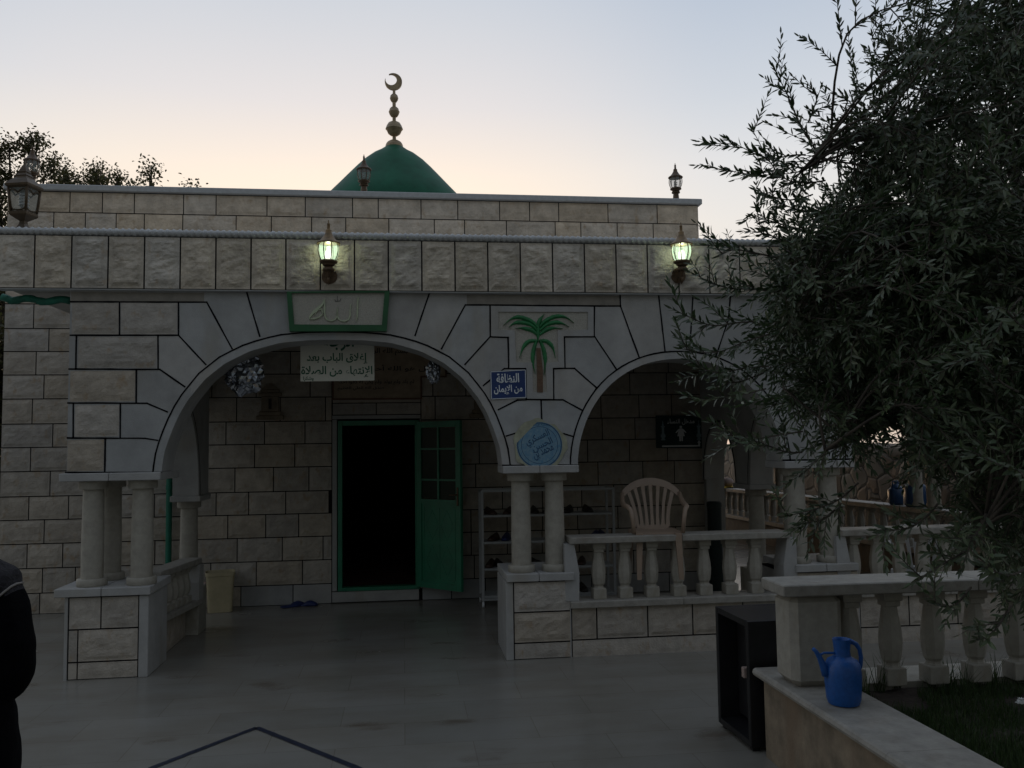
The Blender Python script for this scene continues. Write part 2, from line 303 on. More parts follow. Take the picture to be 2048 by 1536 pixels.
    def rock(s, rects, o, u, v, n, amp=.013, cell=.03, margin=.013, base=.006, seed=0.):
        for (x0, z0, x1, z1) in rects:
            nx = max(3, int((x1-x0)/cell)); nz = max(3, int((z1-z0)/cell)); sd_ = random.random()*50
            g = random.uniform(.86, 1.05); hue = random.uniform(-.05, .05); s.ti = (g*(1+hue*.6), g, g*(1-hue)); idx = []
            xs = [x0, x0+margin]+[x0+margin+(x1-x0-2*margin)*i/nx for i in range(1, nx)]+[x1-margin, x1]
            zs = [z0, z0+margin]+[z0+margin+(z1-z0-2*margin)*i/nz for i in range(1, nz)]+[z1-margin, z1]
            for z in zs:
                for x in xs:
                    dd = min(x-x0, x1-x, z-z0, z1-z)-margin; h = base
                    if dd > 1e-6:
                        t = min(1, dd/.035); t = t*t*(3-2*t)
                        q = Vector((x*5+sd_, z*9, seed+sd_)); fr = noise.fractal(q, .9, 2.1, 5)
                        rg = abs(noise.noise(q*2.3)); h += amp*t*(.5+.6*fr+.6*rg+.25*abs(noise.noise(Vector((x*14+sd_, z*34, 1.7)))))
                    idx.append(o+u*x+v*z+n*h)
            b = s.vs(idx); c = len(xs)
            for j in range(len(zs)-1):
                for i in range(c-1): a = b+j*c+i; s.face((a, a+1, a+c+1, a+c))
            k = s.vs([o+u*x0+v*z0, o+u*x1+v*z0, o+u*x1+v*z1, o+u*x0+v*z1]); top = [b, b+c-1, b+(len(zs)-1)*c+c-1, b+(len(zs)-1)*c]
            for i in range(4): j = (i+1) % 4; s.face((k+i, k+j, top[j], top[i]))
            s.ti = (1, 1, 1)
    def build(s, name, mats, parent=None, smooth=False, shift=None, angle=None):
        me = bpy.data.meshes.new(name)
        vv = s.v
        if shift is not None: vv = [(p[0]-shift[0], p[1]-shift[1], p[2]-shift[2]) for p in vv]
        me.from_pydata(vv, [], s.f)
        for m in (mats if isinstance(mats, (list, tuple)) else [mats]): me.materials.append(M[m] if isinstance(m, str) else m)
        me.polygons.foreach_set('material_index', s.m)
        at = me.attributes.new('tint', 'FLOAT_COLOR', 'FACE')
        at.data.foreach_set('color', [c for t in s.t for c in (*t, 1)])
        if smooth: me.polygons.foreach_set('use_smooth', [True]*len(s.f))
        me.update()
        if angle: me.set_sharp_from_angle(angle=R(angle))
        o = bpy.data.objects.new(name, me); COL.objects.link(o)
        if parent: o.parent = parent
        return o
def copy_tree(o, parent=None):
    c = o.copy(); COL.objects.link(c)
    if parent is not None: c.parent = parent
    for ch in list(o.children): copy_tree(ch, c)
    return c
# ------------------------------------------------------------------ Arabic lettering as real raised meshes
_F = {'ا': (0xFE8D, 2), 'ب': (0xFE8F, 4), 'ة': (0xFE93, 2), 'ت': (0xFE95, 4), 'ث': (0xFE99, 4), 'ج': (0xFE9D, 4), 'ح': (0xFEA1, 4), 'خ': (0xFEA5, 4), 'د': (0xFEA9, 2),
      'ذ': (0xFEAB, 2), 'ر': (0xFEAD, 2), 'ز': (0xFEAF, 2), 'س': (0xFEB1, 4), 'ش': (0xFEB5, 4), 'ص': (0xFEB9, 4), 'ض': (0xFEBD, 4), 'ط': (0xFEC1, 4), 'ظ': (0xFEC5, 4),
      'ع': (0xFEC9, 4), 'غ': (0xFECD, 4), 'ف': (0xFED1, 4), 'ق': (0xFED5, 4), 'ك': (0xFED9, 4), 'ل': (0xFEDD, 4), 'م': (0xFEE1, 4), 'ن': (0xFEE5, 4), 'ه': (0xFEE9, 4),
      'و': (0xFEED, 2), 'ى': (0xFEEF, 2), 'ي': (0xFEF1, 4), 'أ': (0xFE83, 2), 'إ': (0xFE87, 2), 'ء': (0xFE80, 1), '\uE001': (0xFEFB, 2), '\uE002': (0xFEF7, 2), '\uE003': (0xFEF9, 2)}
def shape_ar(t):
    t = t.replace('لا', '\uE001').replace('لأ', '\uE002').replace('لإ', '\uE003'); out = []
    for i, c in enumerate(t):
        if c not in _F: out.append(c); continue
        b, n = _F[c]
        pr = i > 0 and t[i-1] in _F and _F[t[i-1]][1] == 4
        nx = i+1 < len(t) and t[i+1] in _F and _F[t[i+1]][1] >= 2
        if n == 4: k = (3 if nx else 1) if pr else (2 if nx else 0)
        elif n == 2: k = 1 if pr else 0
        else: k = 0
        out.append(chr(b+k))
    return ''.join(reversed(out))
def letters(name, txt, mt, parent, cx, y, cz, width=None, height=None, bold=0.0, ext=.0015, raw=False, rot=0.0, shear=0.0):
    """one line of raised lettering centred at (cx,cz) on the plane y, facing -y (coordinates local to parent)"""
    cu = bpy.data.curves.new(name, 'FONT'); cu.body = txt if raw else shape_ar(txt); cu.size = 1; cu.extrude = 0; cu.offset = bold; cu.resolution_u = 3; cu.shear = shear
    ob = bpy.data.objects.new(name, cu); COL.objects.link(ob); bpy.context.view_layer.update()
    dg = bpy.context.evaluated_depsgraph_get(); me = bpy.data.meshes.new_from_object(ob.evaluated_get(dg)); bpy.data.objects.remove(ob); bpy.data.curves.remove(cu)
    co = np.array([v.co for v in me.vertices]) if len(me.vertices) else np.zeros((1, 3))
    mn, mxx = co.min(0), co.max(0); wd, hg = mxx[0]-mn[0], mxx[1]-mn[1]
    sx = (width/wd) if width else (height/hg); sz = (height/hg) if height else sx
    ca, sa = math.cos(rot), math.sin(rot)
    mb = MB(); pts = []
    for c in co:
        a = (c[0]-(mn[0]+mxx[0])/2)*sx; b = (c[1]-(mn[1]+mxx[1])/2)*sz
        pts.append((cx+a*ca-b*sa, y-ext, cz+a*sa+b*ca))
    mb.vs(pts)
    bk = mb.vs([(p[0], y+.0003, p[2]) for p in pts])
    ec = {}
    for pl in me.polygons:
        mb.face(list(pl.vertices))
        vs_ = list(pl.vertices)
        for a, b in zip(vs_, vs_[1:]+vs_[:1]):
            if (b, a) in ec: del ec[(b, a)]
            else: ec[(a, b)] = 1
    for a, b in ec: mb.face((b, a, bk+a, bk+b))
    bpy.data.meshes.remove(me)
    return mb.build(name, mt, parent)
X_, Y_, Z_ = Vector((1, 0, 0)), Vector((0, 1, 0)), Vector((0, 0, 1)); O_ = Vector((0, 0, 0))
# ================================================================== GROUND
g = MB(); g.quad((-150, -150, 0), (150, -150, 0), (150, 250, 0), (-150, 250, 0))
tag(g.build('ground', 'floor'), 'pale limestone paved courtyard with brown stains', 'paving', kind='structure')
# ================================================================== MOSQUE
XL, XR, ZTOP, ZS = -4.30, 3.56, 4.602, 1.568
mosque = empty('mosque', (0, D, 0), 'low limestone mosque with arched porch, dark joints and small green dome', 'mosque')
SH = (0, D, 0)
def mpart(mb, name, mats, smooth=False, parent=None, angle=None): return mb.build(name, mats, parent or mosque, smooth, shift=SH, angle=angle)
rowz = [0.0, .22, .484, .744, .999, 1.25, 1.519, 1.777, 2.031, 2.302, 2.563, 2.82, 3.072, 3.342, 3.60, 3.865, 4.13, 4.366, 4.598]
meas = {0: ([1410, 1715], 850, 2.926, 900), 1: ([250, 442, 1500, 1770], 720, 2.926, 900), 2: ([160, 368, 1388, 1652], 590, 2.926, 900), 3: ([8, 260, 1333, 1555, 1748], 450, 2.926, 900),
        4: ([170, 402, 1265, 1455, 1672], 310, 2.926, 900), 5: ([20, 295, 1375, 1600, 1808], 165, 2.926, 900), 6: ([180, 1490, 1725], 1090, 2.926, 540), 7: ([32, 310, 1548, 1785], 955, 2.926, 540),
        8: ([190, 1385, 1640], 820, 2.926, 540), 9: ([40, 258, 1500, 1815], 690, 2.926, 540), 10: ([212, 1700], 550, 2.926, 540), 11: ([50, 287], 410, 2.926, 540), 12: ([198], 275, 2.926, 540)}
def jx(i):
    out = []
    if i in meas:
        l, yy, s_, off = meas[i]; out = [W(p/s_, off+yy/s_, YB)[0] for p in l]
    if i == 17:
        out = [W(p/2.926, 410, YB)[0] for p in (410, 600, 787, 1075, 1265, 1563, 1787)]+[W(560+p/2.926, 415, YB)[0] for p in (148, 425, 575, 825, 1040, 1285, 1460, 1630, 1918)]+[W(1314, 425, YB)[0]]
    if i == 16:
        out = [W(p/2.926, 450, YB)[0] for p in (315, 500, 680, 845, 1070, 1382, 1588, 1825)]+[W(560+p/2.926, 455, YB)[0] for p in (185, 385, 637, 903, 1080, 1325, 1610, 1760)]+[W(1306, 455, YB)[0]]
    for a in ((XL,), ()):
        pass
    out = sorted(out); full = [XL]
    for x in out+[XR]:
        while x-full[-1] > .68:
            full.append(full[-1]+random.uniform(.38, .54) if x-full[-1] > 1.0 else (full[-1]+x)/2)
        if x-full[-1] > .06: full.append(x)
        elif x == XR: full[-1] = XR
    full[-1] = XR
    return full
DX0, DX1, DZ0, DZ1 = -.733, .178, .13, 2.03          # door opening
_a, _b = W(618, 752, YB), W(890, 752, YB)
excl = [(-.80, .20, 0, 2.05), (-.80, .20, 2.05, _a[1]+.01), (_a[0]-.02, _b[0]+.02, _a[1]-.01, 2.96)]
bw = MB()
# masonry core with the door opening
for (a, b, c, d) in ((XL, DX0-.06, 0, ZTOP), (DX1+.02, XR, 0, ZTOP), (DX0-.06, DX1+.02, DZ1+.05, ZTOP), (DX0-.06, DX1+.02, 0, .09)):
    bw.mi = 1; bw.box(a, b, YB, YB+.3, c, d)
bw.mi = 0
gp = .0056
for i, (z0, z1) in enumerate(zip(rowz, rowz[1:])):
    js = jx(i); rects = []
    for a, b in zip(js, js[1:]):
        segs = [(a+gp, b-gp)]
        for (ex0, ex1, ez0, ez1) in excl:
            if z0 < ez1-.06 and z1 > ez0+.06:
                ns = []
                for (p, q) in segs:
                    if q <= ex0 or p >= ex1: ns.append((p, q))
                    else:
                        if p < ex0-.016: ns.append((p, ex0-gp))
                        if q > ex1+.016: ns.append((ex1+gp, q))
                segs = ns
        rects += [(p, z0+gp, q, z1-gp) for p, q in segs if q-p > .028]
    if i == 0:
        bw.mi = 2
        left = [r_ for r_ in rects if r_[0] > -2.1]; oth = [r_ for r_ in rects if r_[0] <= -2.1]
        bw.rock(left, Vector((0, YB, 0)), X_, Z_, -Y_, amp=.001); bw.mi = 0; rects = oth
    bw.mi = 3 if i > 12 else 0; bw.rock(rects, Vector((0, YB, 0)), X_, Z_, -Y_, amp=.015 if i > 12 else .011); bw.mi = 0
# stones over the door
bw.rock([(-.79, 2.10, -.31, 2.225), (-.30, 2.10, .195, 2.225), (-.79, 2.235, .195, 2.41), ], Vector((0, YB, 0)), X_, Z_, -Y_, amp=.008)
bw.mi = 2; bw.box(-.795, .195, YB-.02, YB+.02, 2.05, 2.09)
bw.mi = 2; bw.box(-.795, -.745, YB-.012, YB+.02, .135, 2.045); bw.box(-.795, .165, YB-.02, YB+.1, .012, .125); bw.box(.185, .2, YB-.012, YB+.02, .135, 2.045)
# return walls
bw.mi = 0
for i, (z0, z1) in enumerate(zip(rowz, rowz[1:])):
    y = YB+.31; r_ = []
    while y < YB+7.5:
        y2 = y+random.uniform(.38, .55); r_.append((y+gp, z0+gp, y2-gp, z1-gp)); y = y2
    bw.rock([a for a in r_ if a[0] < YB+2.5], Vector((XR, 0, 0)), Y_, Z_, X_, amp=.012, cell=.06)
bw.mi = 1; bw.box(XR-.3, XR-.001, YB+.3, YB+8, 0, ZTOP); bw.box(XL, XL+.3, YB+.3, YB+8, 0, ZTOP); bw.box(XL+.3, XR-.3, YB+7.7, YB+8, 0, ZTOP)
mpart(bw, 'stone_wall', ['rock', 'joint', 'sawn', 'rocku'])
c = MB(); c.box(XL-.03, XR+.04, YB-.05, YB+.33, ZTOP, ZTOP+.068, .008); c.box(XL-.03, XL+.33, YB+.335, YB+8.03, ZTOP, ZTOP+.068, .008); c.box(XR-.3, XR+.04, YB+.335, YB+8.03, ZTOP, ZTOP+.068, .008)
mpart(c, 'parapet_coping', 'sawnl')
c = MB(); c.box(XL+.3, XR-.3, YB+.3, YB+7.7, 4.15, 4.3); mpart(c, 'flat_roof', 'plaster')
# dark prayer hall behind the door
c = MB(); c.quad((-3, YB+.31, .11), (2.4, YB+.31, .11), (2.4, YB+6, .11), (-3, YB+6, .11)); mpart(c, 'carpeted_floor', 'carpet')
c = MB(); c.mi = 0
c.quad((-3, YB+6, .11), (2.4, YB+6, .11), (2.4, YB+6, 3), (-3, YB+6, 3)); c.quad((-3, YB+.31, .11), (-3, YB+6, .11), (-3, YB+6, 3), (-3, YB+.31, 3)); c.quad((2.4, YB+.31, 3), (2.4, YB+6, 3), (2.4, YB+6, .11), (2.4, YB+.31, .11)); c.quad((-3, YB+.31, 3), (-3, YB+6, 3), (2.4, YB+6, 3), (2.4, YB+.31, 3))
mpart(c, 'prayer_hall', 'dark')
# ---- porch roof, fascia, rope moulding
XF0, XF1 = -3.105, 6.55
c = MB(); c.box(XF0+.06, XF1-.02, D+.06, YB-.001, 3.0, 3.38); c.box(XR+.02, XF1-.02, YB-.001, YB+9, 3.0, 3.38); mpart(c, 'porch_roof', 'plaster')
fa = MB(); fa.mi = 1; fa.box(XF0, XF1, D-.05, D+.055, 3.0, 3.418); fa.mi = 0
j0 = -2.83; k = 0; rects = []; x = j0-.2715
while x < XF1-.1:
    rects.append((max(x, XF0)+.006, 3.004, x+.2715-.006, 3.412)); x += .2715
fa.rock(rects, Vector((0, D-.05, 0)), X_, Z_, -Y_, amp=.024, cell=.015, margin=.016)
fa.mi = 2; fa.box(XF0-.002, XF1, D-.047, D+.05, 2.992, 3.0)
fa.mi = 0
ys = [(D-.04+.4*i+.006, 3.004, min(D-.04+.4*i+.394, YB), 3.412) for i in range(8)]
fa.rock([(-b, z0, -a, z1) for a, z0, b, z1 in ys if b-a > .05], Vector((XF0+.06, 0, 0)), -Y_, Z_, -X_, amp=.013, cell=.035)
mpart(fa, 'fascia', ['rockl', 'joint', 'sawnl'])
rp = MB(); nx = int((XF1-XF0)/.0125); ids = []
for i in range(nx+1):
    x = XF0-.02+i*.0125
    ids.append(rp.vs([(x, D-.038+(.028+.0045*math.cos(2*a-2*math.pi*x/.048)+.003*math.cos(2*a+2*math.pi*x/.048))*math.cos(a)*1.3, 3.449+(.028+.0045*math.cos(2*a-2*math.pi*x/.048)+.003*math.cos(2*a+2*math.pi*x/.048))*math.sin(a)) for a in [2*math.pi*k/14 for k in range(14)]]))
for a, b in zip(ids, ids[1:]):
    for i in range(14): j = (i+1) % 14; rp.face((a+i, b+i, b+j, a+j))
rp.face([ids[0]+i for i in range(14)]); rp.face([ids[-1]+i for i in range(13, -1, -1)])
rp.box(XF0, XF1, D-.04, D+.25, 3.4195, 3.447)
mpart(rp, 'rope_moulding', 'sawnl', smooth=True, angle=40)
# ---- front arcade
PROF = [(1, 0), (.985, .14), (.942, .309), (.905, .43), (.859, .54), (.7616, .71), (.648, .834), (.504, .926), (.331, .985), (.16, .999), (0, 1)]
def prof(t, circ=0.0):
    t = abs(t)
    for (a, ha), (b, hb) in zip(PROF, PROF[1:]):
        if b <= t <= a:
            h = ha+(hb-ha)*(a-t)/(a-b); break
    else: h = 1 if t < .5 else 0
    e = math.sqrt(max(0, 1-t*t)); return h*(1-circ)+e*circ
arches = [(-1.878, .806, 2.607, .25), (1.437, 3.225, 2.448, .8), (3.856, 5.644, 2.448, .8)]
TH = .342
def arch_pts(a, n=40):
    x0, x1, zc, ci = a; m = (x0+x1)/2; r = (x1-x0)/2
    return [(m-r*math.cos(math.pi*i/n), ZS+(zc-ZS)*prof(math.cos(math.pi*i/n), ci)) for i in range(n+1)]
XA0, XA1 = -2.581, 6.28
ar = MB()
cols = [(XA0, ZS)]
for a in arches:
    p0 = cols[-1]; q0 = arch_pts(a, 110)
    cols += [(p0[0]+(q0[0][0]-p0[0])*i/14, ZS) for i in range(1, 14)]+q0
cols += [(XA1, ZS)]
ZT = 2.9995
SL = [[W(p/2.926, 540+q/2.926, D) for p, q in l] for l in (((850, 985), (922, 997)), ((860, 780), (980, 830)), ((935, 582), (1082, 683)), ((1045, 382), (1205, 553)), ((1210, 188), (1358, 460)), ((1440, 118), (1520, 388)))]
SR = [[W(*p, D) for p in l] for l in (((859, 586), (830, 671)), ((931, 610), (883, 698)), ((979.6, 673.7), (930, 729)), ((1008, 737), (967, 771)), ((1035, 800), (997, 819)), ((1045, 865), (1013, 872)))]
SR2 = [[W(*p, D) for p in l] for l in (((1128.5, 867.7), (1146, 873)), ((1125.6, 800), (1164, 820)), ((1149, 737), (1194, 776)), ((1190, 674), (1233, 739)), ((1241, 612), (1278, 714)), ((1316, 588), (1330, 702)), ((1386, 589), (1379, 695)), ((1457, 639), (1432, 712)))]
tr_ = random.Random(4); tones = {}
def tone(x, z):
    if x < -.55: L, k0 = SL, 0
    elif x < 1.12: L, k0 = SR, 20
    elif x < 3.55: L, k0 = SR2, 40
    else: L, k0 = [[(p[0]+2.419, p[1]) for p in l] for l in SR2], 60
    k = k0+sum(1 for (o, i_) in L if (i_[0]-o[0])*(z-o[1])-(i_[1]-o[1])*(x-o[0]) > 0)
    if k not in tones: g_ = tr_.uniform(.86, 1.06); h_ = tr_.uniform(-.03, .03); tones[k] = (g_*(1+h_), g_, g_*(1-h_))
    return tones[k]
for y, fl in ((D, 0), (D+TH, 1)):
    for (xa, za), (xb, zb) in zip(cols, cols[1:]):
        if xb-xa < 1e-6: continue
        nz_ = 34 if not fl else 1
        for i in range(nz_):
            f0, f1 = i/nz_, (i+1)/nz_
            q = [(xa, y, za+(ZT-za)*f0), (xb, y, zb+(ZT-zb)*f0), (xb, y, zb+(ZT-zb)*f1), (xa, y, za+(ZT-za)*f1)]
            if fl: q.reverse()
            else: ar.ti = tone((xa+xb)/2, (q[0][2]+q[2][2])/2)
            ar.quad(*q)
ar.ti = (1, 1, 1)
for (xa, za), (xb, zb) in zip(cols, cols[1:]): ar.quad((xa, D, za), (xa, D+TH, za), (xb, D+TH, zb), (xb, D, zb))
ar.quad((XA0, D, ZS), (XA0, D, ZT), (XA0, D+TH, ZT), (XA0, D+TH, ZS)); ar.quad((XA1, D, ZS), (XA1, D+TH, ZS), (XA1, D+TH, ZT), (XA1, D, ZT))
# black painted joints
ar.mi = 1; oF = Vector((0, D, 0)); JW = .0125
def Z3(pts, s_, ox, oy): return [W(ox+p/s_, oy+q/s_, D) for p, q in pts]
J = []
for a in arches:
    x0, x1, zc, ci = a; m = (x0+x1)/2; r = (x1-x0)/2; rw = .064
    J.append([(m-(r+rw)*math.cos(math.pi*i/40), ZS+(zc-ZS+rw)*prof(math.cos(math.pi*i/40), ci)) for i in range(41)])
for pl in ([(1440, 118), (1520, 388)], [(415, 186), (1210, 188), (1358, 460)], [(412, 382), (1045, 382), (1205, 553)], [(405, 580), (935, 582), (1082, 683)], [(398, 778), (860, 780), (980, 830)], [(395, 983), (850, 985), (922, 997)],
           [(700, 190), (700, 380)], [(1045, 190), (1045, 380)], [(448, 385), (444, 578)], [(925, 385), (925, 580)], [(799, 583), (797, 778)], [(430, 782), (429, 980)], [(705, 782), (704, 980)], [(617, 985), (613, 1185)], [(385, 1185), (945, 1185)]):
    J.append(Z3(pl, 2.926, 0, 540))
for pl in ([(105, 170), (1165, 178)], [(272, 173), (275, 388), (395, 392), (400, 605), (515, 605), (520, 815), (708, 818), (706, 605), (785, 603), (780, 388), (985, 388), (985, 180)], [(105, 170), (-58, 470)], [(272, 390), (102, 577)],
           [(400, 605), (370, 605), (228, 720)], [(520, 818), (460, 820), (330, 885)], [(385, 1065), (440, 1048), (520, 1036), (620, 1036), (720, 1040), (780, 1050), (840, 1068)], [(708, 818), (770, 818), (900, 888)], [(785, 603), (850, 603), (1003, 738)], [(990, 390), (1137, 612)],
           [(1160, 82), (1163, 178), (1290, 525)], [(1422, 85), (1467, 485)], [(1660, 88), (1635, 480)], [(1915, 90), (1900, 270), (1815, 520)], [(622, 818), (628, 1036)], [(620, 1036), (622, 1262)], [(360, 1265), (873, 1263)]):
    J.append(Z3(pl, 3.413, 900, 560))
J.append([W(859, 586, D), W(830, 671, D)])
for dx in (2.419,):      # repeat the joints of the second arch's spandrel on the third
    for pl in ([(785, 603), (850, 603), (1003, 738)], [(990, 390), (1137, 612)], [(1163, 178), (1290, 525)], [(1422, 95), (1467, 485)], [(1660, 88), (1635, 480)]):
        J.append([(p[0]+dx, p[1]) for p in Z3(pl, 3.413, 900, 560)])
J.append([(3.225, ZS+.006), (3.856, ZS+.006)])
for pl in J: ar.strip(pl, JW, oF, X_, Z_, -Y_, .0025)
# rock faced blocks left of the voussoirs
ar.mi = 2; rb = []
for (xa, xb, ya, yb_) in ((415, 700, 190, 380), (703, 1043, 190, 380), (452, 922, 388, 577), (404, 796, 586, 775), (432, 702, 785, 980), (388, 613, 988, 1183)):
    p = W(xa/2.926, 540+yb_/2.926, D); q = W(xb/2.926, 540+ya/2.926, D); rb.append((p[0]+.005, p[1]+.006, q[0]-.005, q[1]-.006))
ar.rock(rb, oF, X_, Z_, -Y_, amp=.012, cell=.022, base=.001, margin=.008)
ar.mi = 3
for (xa, xb, ya, yb_, s_, ox, oy) in ((416, 1195, 135, 182, 2.926, 0, 540), (115, 1155, 90, 166, 3.413, 900, 560)):
    p = W(ox+xa/s_, oy+yb_/s_, D); q = W(ox+xb/s_, oy+ya/s_, D); ar.box(p[0], q[0], D-.002, D+.01, p[1], min(q[1], 2.985))
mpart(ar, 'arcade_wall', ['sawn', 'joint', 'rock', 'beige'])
# ---- carved palm panel on the spandrel
pp = MB(); tp = Z3([(280, 180), (280, 384), (403, 388), (408, 600), (521, 600), (526, 810), (702, 812), (700, 600), (779, 598), (774, 384), (978, 384), (978, 186)], 3.413, 900, 560)
ti = Z3([(328, 218), (330, 342), (440, 345), (450, 562), (560, 565), (566, 765), (662, 765), (650, 565), (738, 560), (734, 345), (940, 340), (940, 220)], 3.413, 900, 560)
n = len(tp); a = pp.vs([(p[0], D-.012, p[1]) for p in tp]); b = pp.vs([(p[0], D-.012, p[1]) for p in ti]); c_ = pp.vs([(p[0], D-.002, p[1]) for p in ti]); d_ = pp.vs([(p[0], D+.01, p[1]) for p in tp])
for i in range(n):
    j = (i+1) % n; pp.face((a+i, a+j, b+j, b+i)); pp.face((b+i, b+j, c_+j, c_+i)); pp.face((d_+i, d_+j, a+j, a+i))
pp.mi = 1; pp.face([c_+i for i in range(n)])
M['peck'] = mat('pecked_stone', (.46, .435, .375), .9, nscale=110, namt=.14, bump=.5, bscale=200)
panel = mpart(pp, 'palm_panel', ['sawn', 'peck'])
fr = MB()
def frond(pts, wmax):
    P = Z3(pts, 3.413, 900, 560); n_ = 16; sm = []
    for i in range(n_+1):
        t = i/n_*(len(P)-1); k_ = min(int(t), len(P)-2); f_ = t-k_
        p0, p1, p2, p3 = P[max(k_-1, 0)], P[k_], P[k_+1], P[min(k_+2, len(P)-1)]
        sm.append(Vector([.5*((2*p1[c])+(-p0[c]+p2[c])*f_+(2*p0[c]-5*p1[c]+4*p2[c]-p3[c])*f_*f_+(-p0[c]+3*p1[c]-3*p2[c]+p3[c])*f_**3) for c in (0, 1)]))
    rows = []
    for i, p in enumerate(sm):
        d = (sm[min(i+1, n_)]-sm[max(i-1, 0)]).normalized(); q = Vector((-d.y, d.x)); t = i/n_
        ww = wmax*(.55+.45*math.sin(math.pi*min(1, t*1.15)))*(1 if t < .6 else max(.06, (1-t)/.4)); ww *= 1+.12*(i % 2)
        rows.append(fr.vs([(p.x+q.x*ww, D-.003, p.y+q.y*ww), (p.x+q.x*ww*.5, D-.016, p.y+q.y*ww*.5), (p.x, D-.019-.003*(i % 2), p.y), (p.x-q.x*ww*.5, D-.016, p.y-q.y*ww*.5), (p.x-q.x*ww, D-.003, p.y-q.y*ww)]))
    for r0_, r1_ in zip(rows, rows[1:]):
        for i in range(4): fr.face((r0_+i, r0_+i+1, r1_+i+1, r1_+i))
for pts in ([(600, 330), (560, 285), (480, 255), (420, 265), (360, 312)], [(600, 350), (550, 305), (480, 290), (430, 300), (400, 325)], [(595, 375), (560, 345), (500, 330), (445, 330)], [(600, 320), (610, 280), (645, 228)],
            [(610, 320), (650, 280), (720, 250), (790, 255), (845, 295)], [(610, 345), (660, 305), (720, 290), (770, 298), (812, 322)], [(610, 375), (650, 345), (700, 328), (768, 333)],
            [(595, 415), (540, 420), (500, 460), (473, 535)], [(610, 415), (660, 420), (700, 460), (718, 533)], [(592, 410), (570, 480), (565, 560), (582, 640)], [(612, 410), (640, 480), (650, 560), (640, 650)], [(600, 300), (600, 360), (600, 430)]):
    frond(pts, .017)
mpart(fr, 'palm_fronds', 'palmg', smooth=True, parent=None).parent = mosque
tk = MB(); tpts = Z3([(588, 465), (593, 620), (595, 768), (633, 768), (632, 620), (616, 465)], 3.413, 900, 560)
tk.prism([(p[0], p[1]) for p in tpts], D-.016, D-.001)
for yy in range(480, 765, 22):
    p = W(900+590/3.413, 560+yy/3.413, D); q = W(900+(618+12*(yy-465)/300)/3.413, 560+yy/3.413, D); tk.box(p[0]+.003, q[0], D-.0195, D-.015, p[1]-.002, p[1]+.002)
mpart(tk, 'palm_trunk_relief', 'palmb')
# ---- keystone panel with green frame
kf = MB(); ko = [W(*p, D) for p in ((575, 585), (779.5, 583), (773.5, 663.5), (580.5, 664))]; ki = [W(*p, D) for p in ((584.5, 588), (769.5, 587), (764, 651.5), (589.5, 650.5))]
a = kf.vs([(p[0], D-.05, p[1]) for p in ko]); b = kf.vs([(p[0], D-.05, p[1]) for p in ki]); c_ = kf.vs([(p[0], D-.028, p[1]) for p in ki]); d_ = kf.vs([(p[0], D+.01, p[1]) for p in ko])
for i in range(4):
    j = (i+1) % 4; kf.face((a+j, a+i, b+i, b+j)); kf.face((b+j, b+i, c_+i, c_+j)); kf.face((d_+j, d_+i, a+i, a+j))
kp = mpart(kf, 'keystone_frame', 'greenf')
kb = MB(); kb.prism([(p[0], p[1]) for p in reversed(ki)], D-.029, D-.02); mpart(kb, 'keystone_panel', 'peck')
al = MB()
def stroke(mb, pts, wl, y0, y1, s_=7.68, ox=560, oy=570, yp=D):
    P = [Vector(W(ox+p[0]/s_, oy+p[1]/s_, yp)) for p in pts]; n_ = len(P); ids_ = []
    for i, p in enumerate(P):
        d = (P[min(i+1, n_-1)]-P[max(i-1, 0)]).normalized(); q = Vector((-d.y, d.x)); ww = wl[i] if hasattr(wl, '__len__') else wl
        ids_.append(mb.vs([(p.x+q.x*ww, y1, p.y+q.y*ww), (p.x+q.x*ww*.7, y0, p.y+q.y*ww*.7), (p.x-q.x*ww*.7, y0, p.y-q.y*ww*.7), (p.x-q.x*ww, y1, p.y-q.y*ww)]))
    for a_, b_ in zip(ids_, ids_[1:]):
        for i in range(3): mb.face((a_+i, b_+i, b_+i+1, a_+i+1))
    mb.face([ids_[0]+i for i in range(4)]); mb.face([ids_[-1]+i for i in (3, 2, 1, 0)])
yy0, yy1 = D-.042, D-.028
stroke(al, [(1205, 200), (1195, 300), (1192, 420), (1190, 500), (1172, 570)], [.0045, .006, .006, .005, .001], yy0, yy1)
stroke(al, [(1092, 305), (1080, 400), (1082, 480), (1060, 540), (1000, 565), (940, 560), (900, 525), (885, 480), (885, 350)], [.003, .005, .006, .006, .005, .004, .005, .005, .002], yy0, yy1)
stroke(al, [(882, 400), (880, 500), (850, 545), (790, 562), (735, 545), (700, 500), (688, 430), (690, 320), (695, 225)], [.003, .005, .005, .004, .005, .006, .007, .007, .001], yy0, yy1)
stroke(al, [(688, 235), (660, 310), (590, 370), (520, 430), (465, 500), (460, 532), (530, 530), (610, 505), (665, 450)], [.004, .010, .013, .013, .008, .004, .006, .007, .005], yy0, yy1)
stroke(al, [(665, 440), (645, 380), (590, 395), (545, 440), (550, 475)], [.006, .006, .004, .004, .002], yy0, yy1)
mpart(al, 'relief_lettering', 'pale')
sh_ = MB(); stroke(sh_, [(848, 230), (855, 258), (885, 262), (890, 235), (892, 258), (925, 255), (940, 218)], .0022, D-.0335, D-.028); stroke(sh_, [(888, 180), (888, 235)], .0018, D-.0325, D-.028); mpart(sh_, 'diacritic', 'inkb')
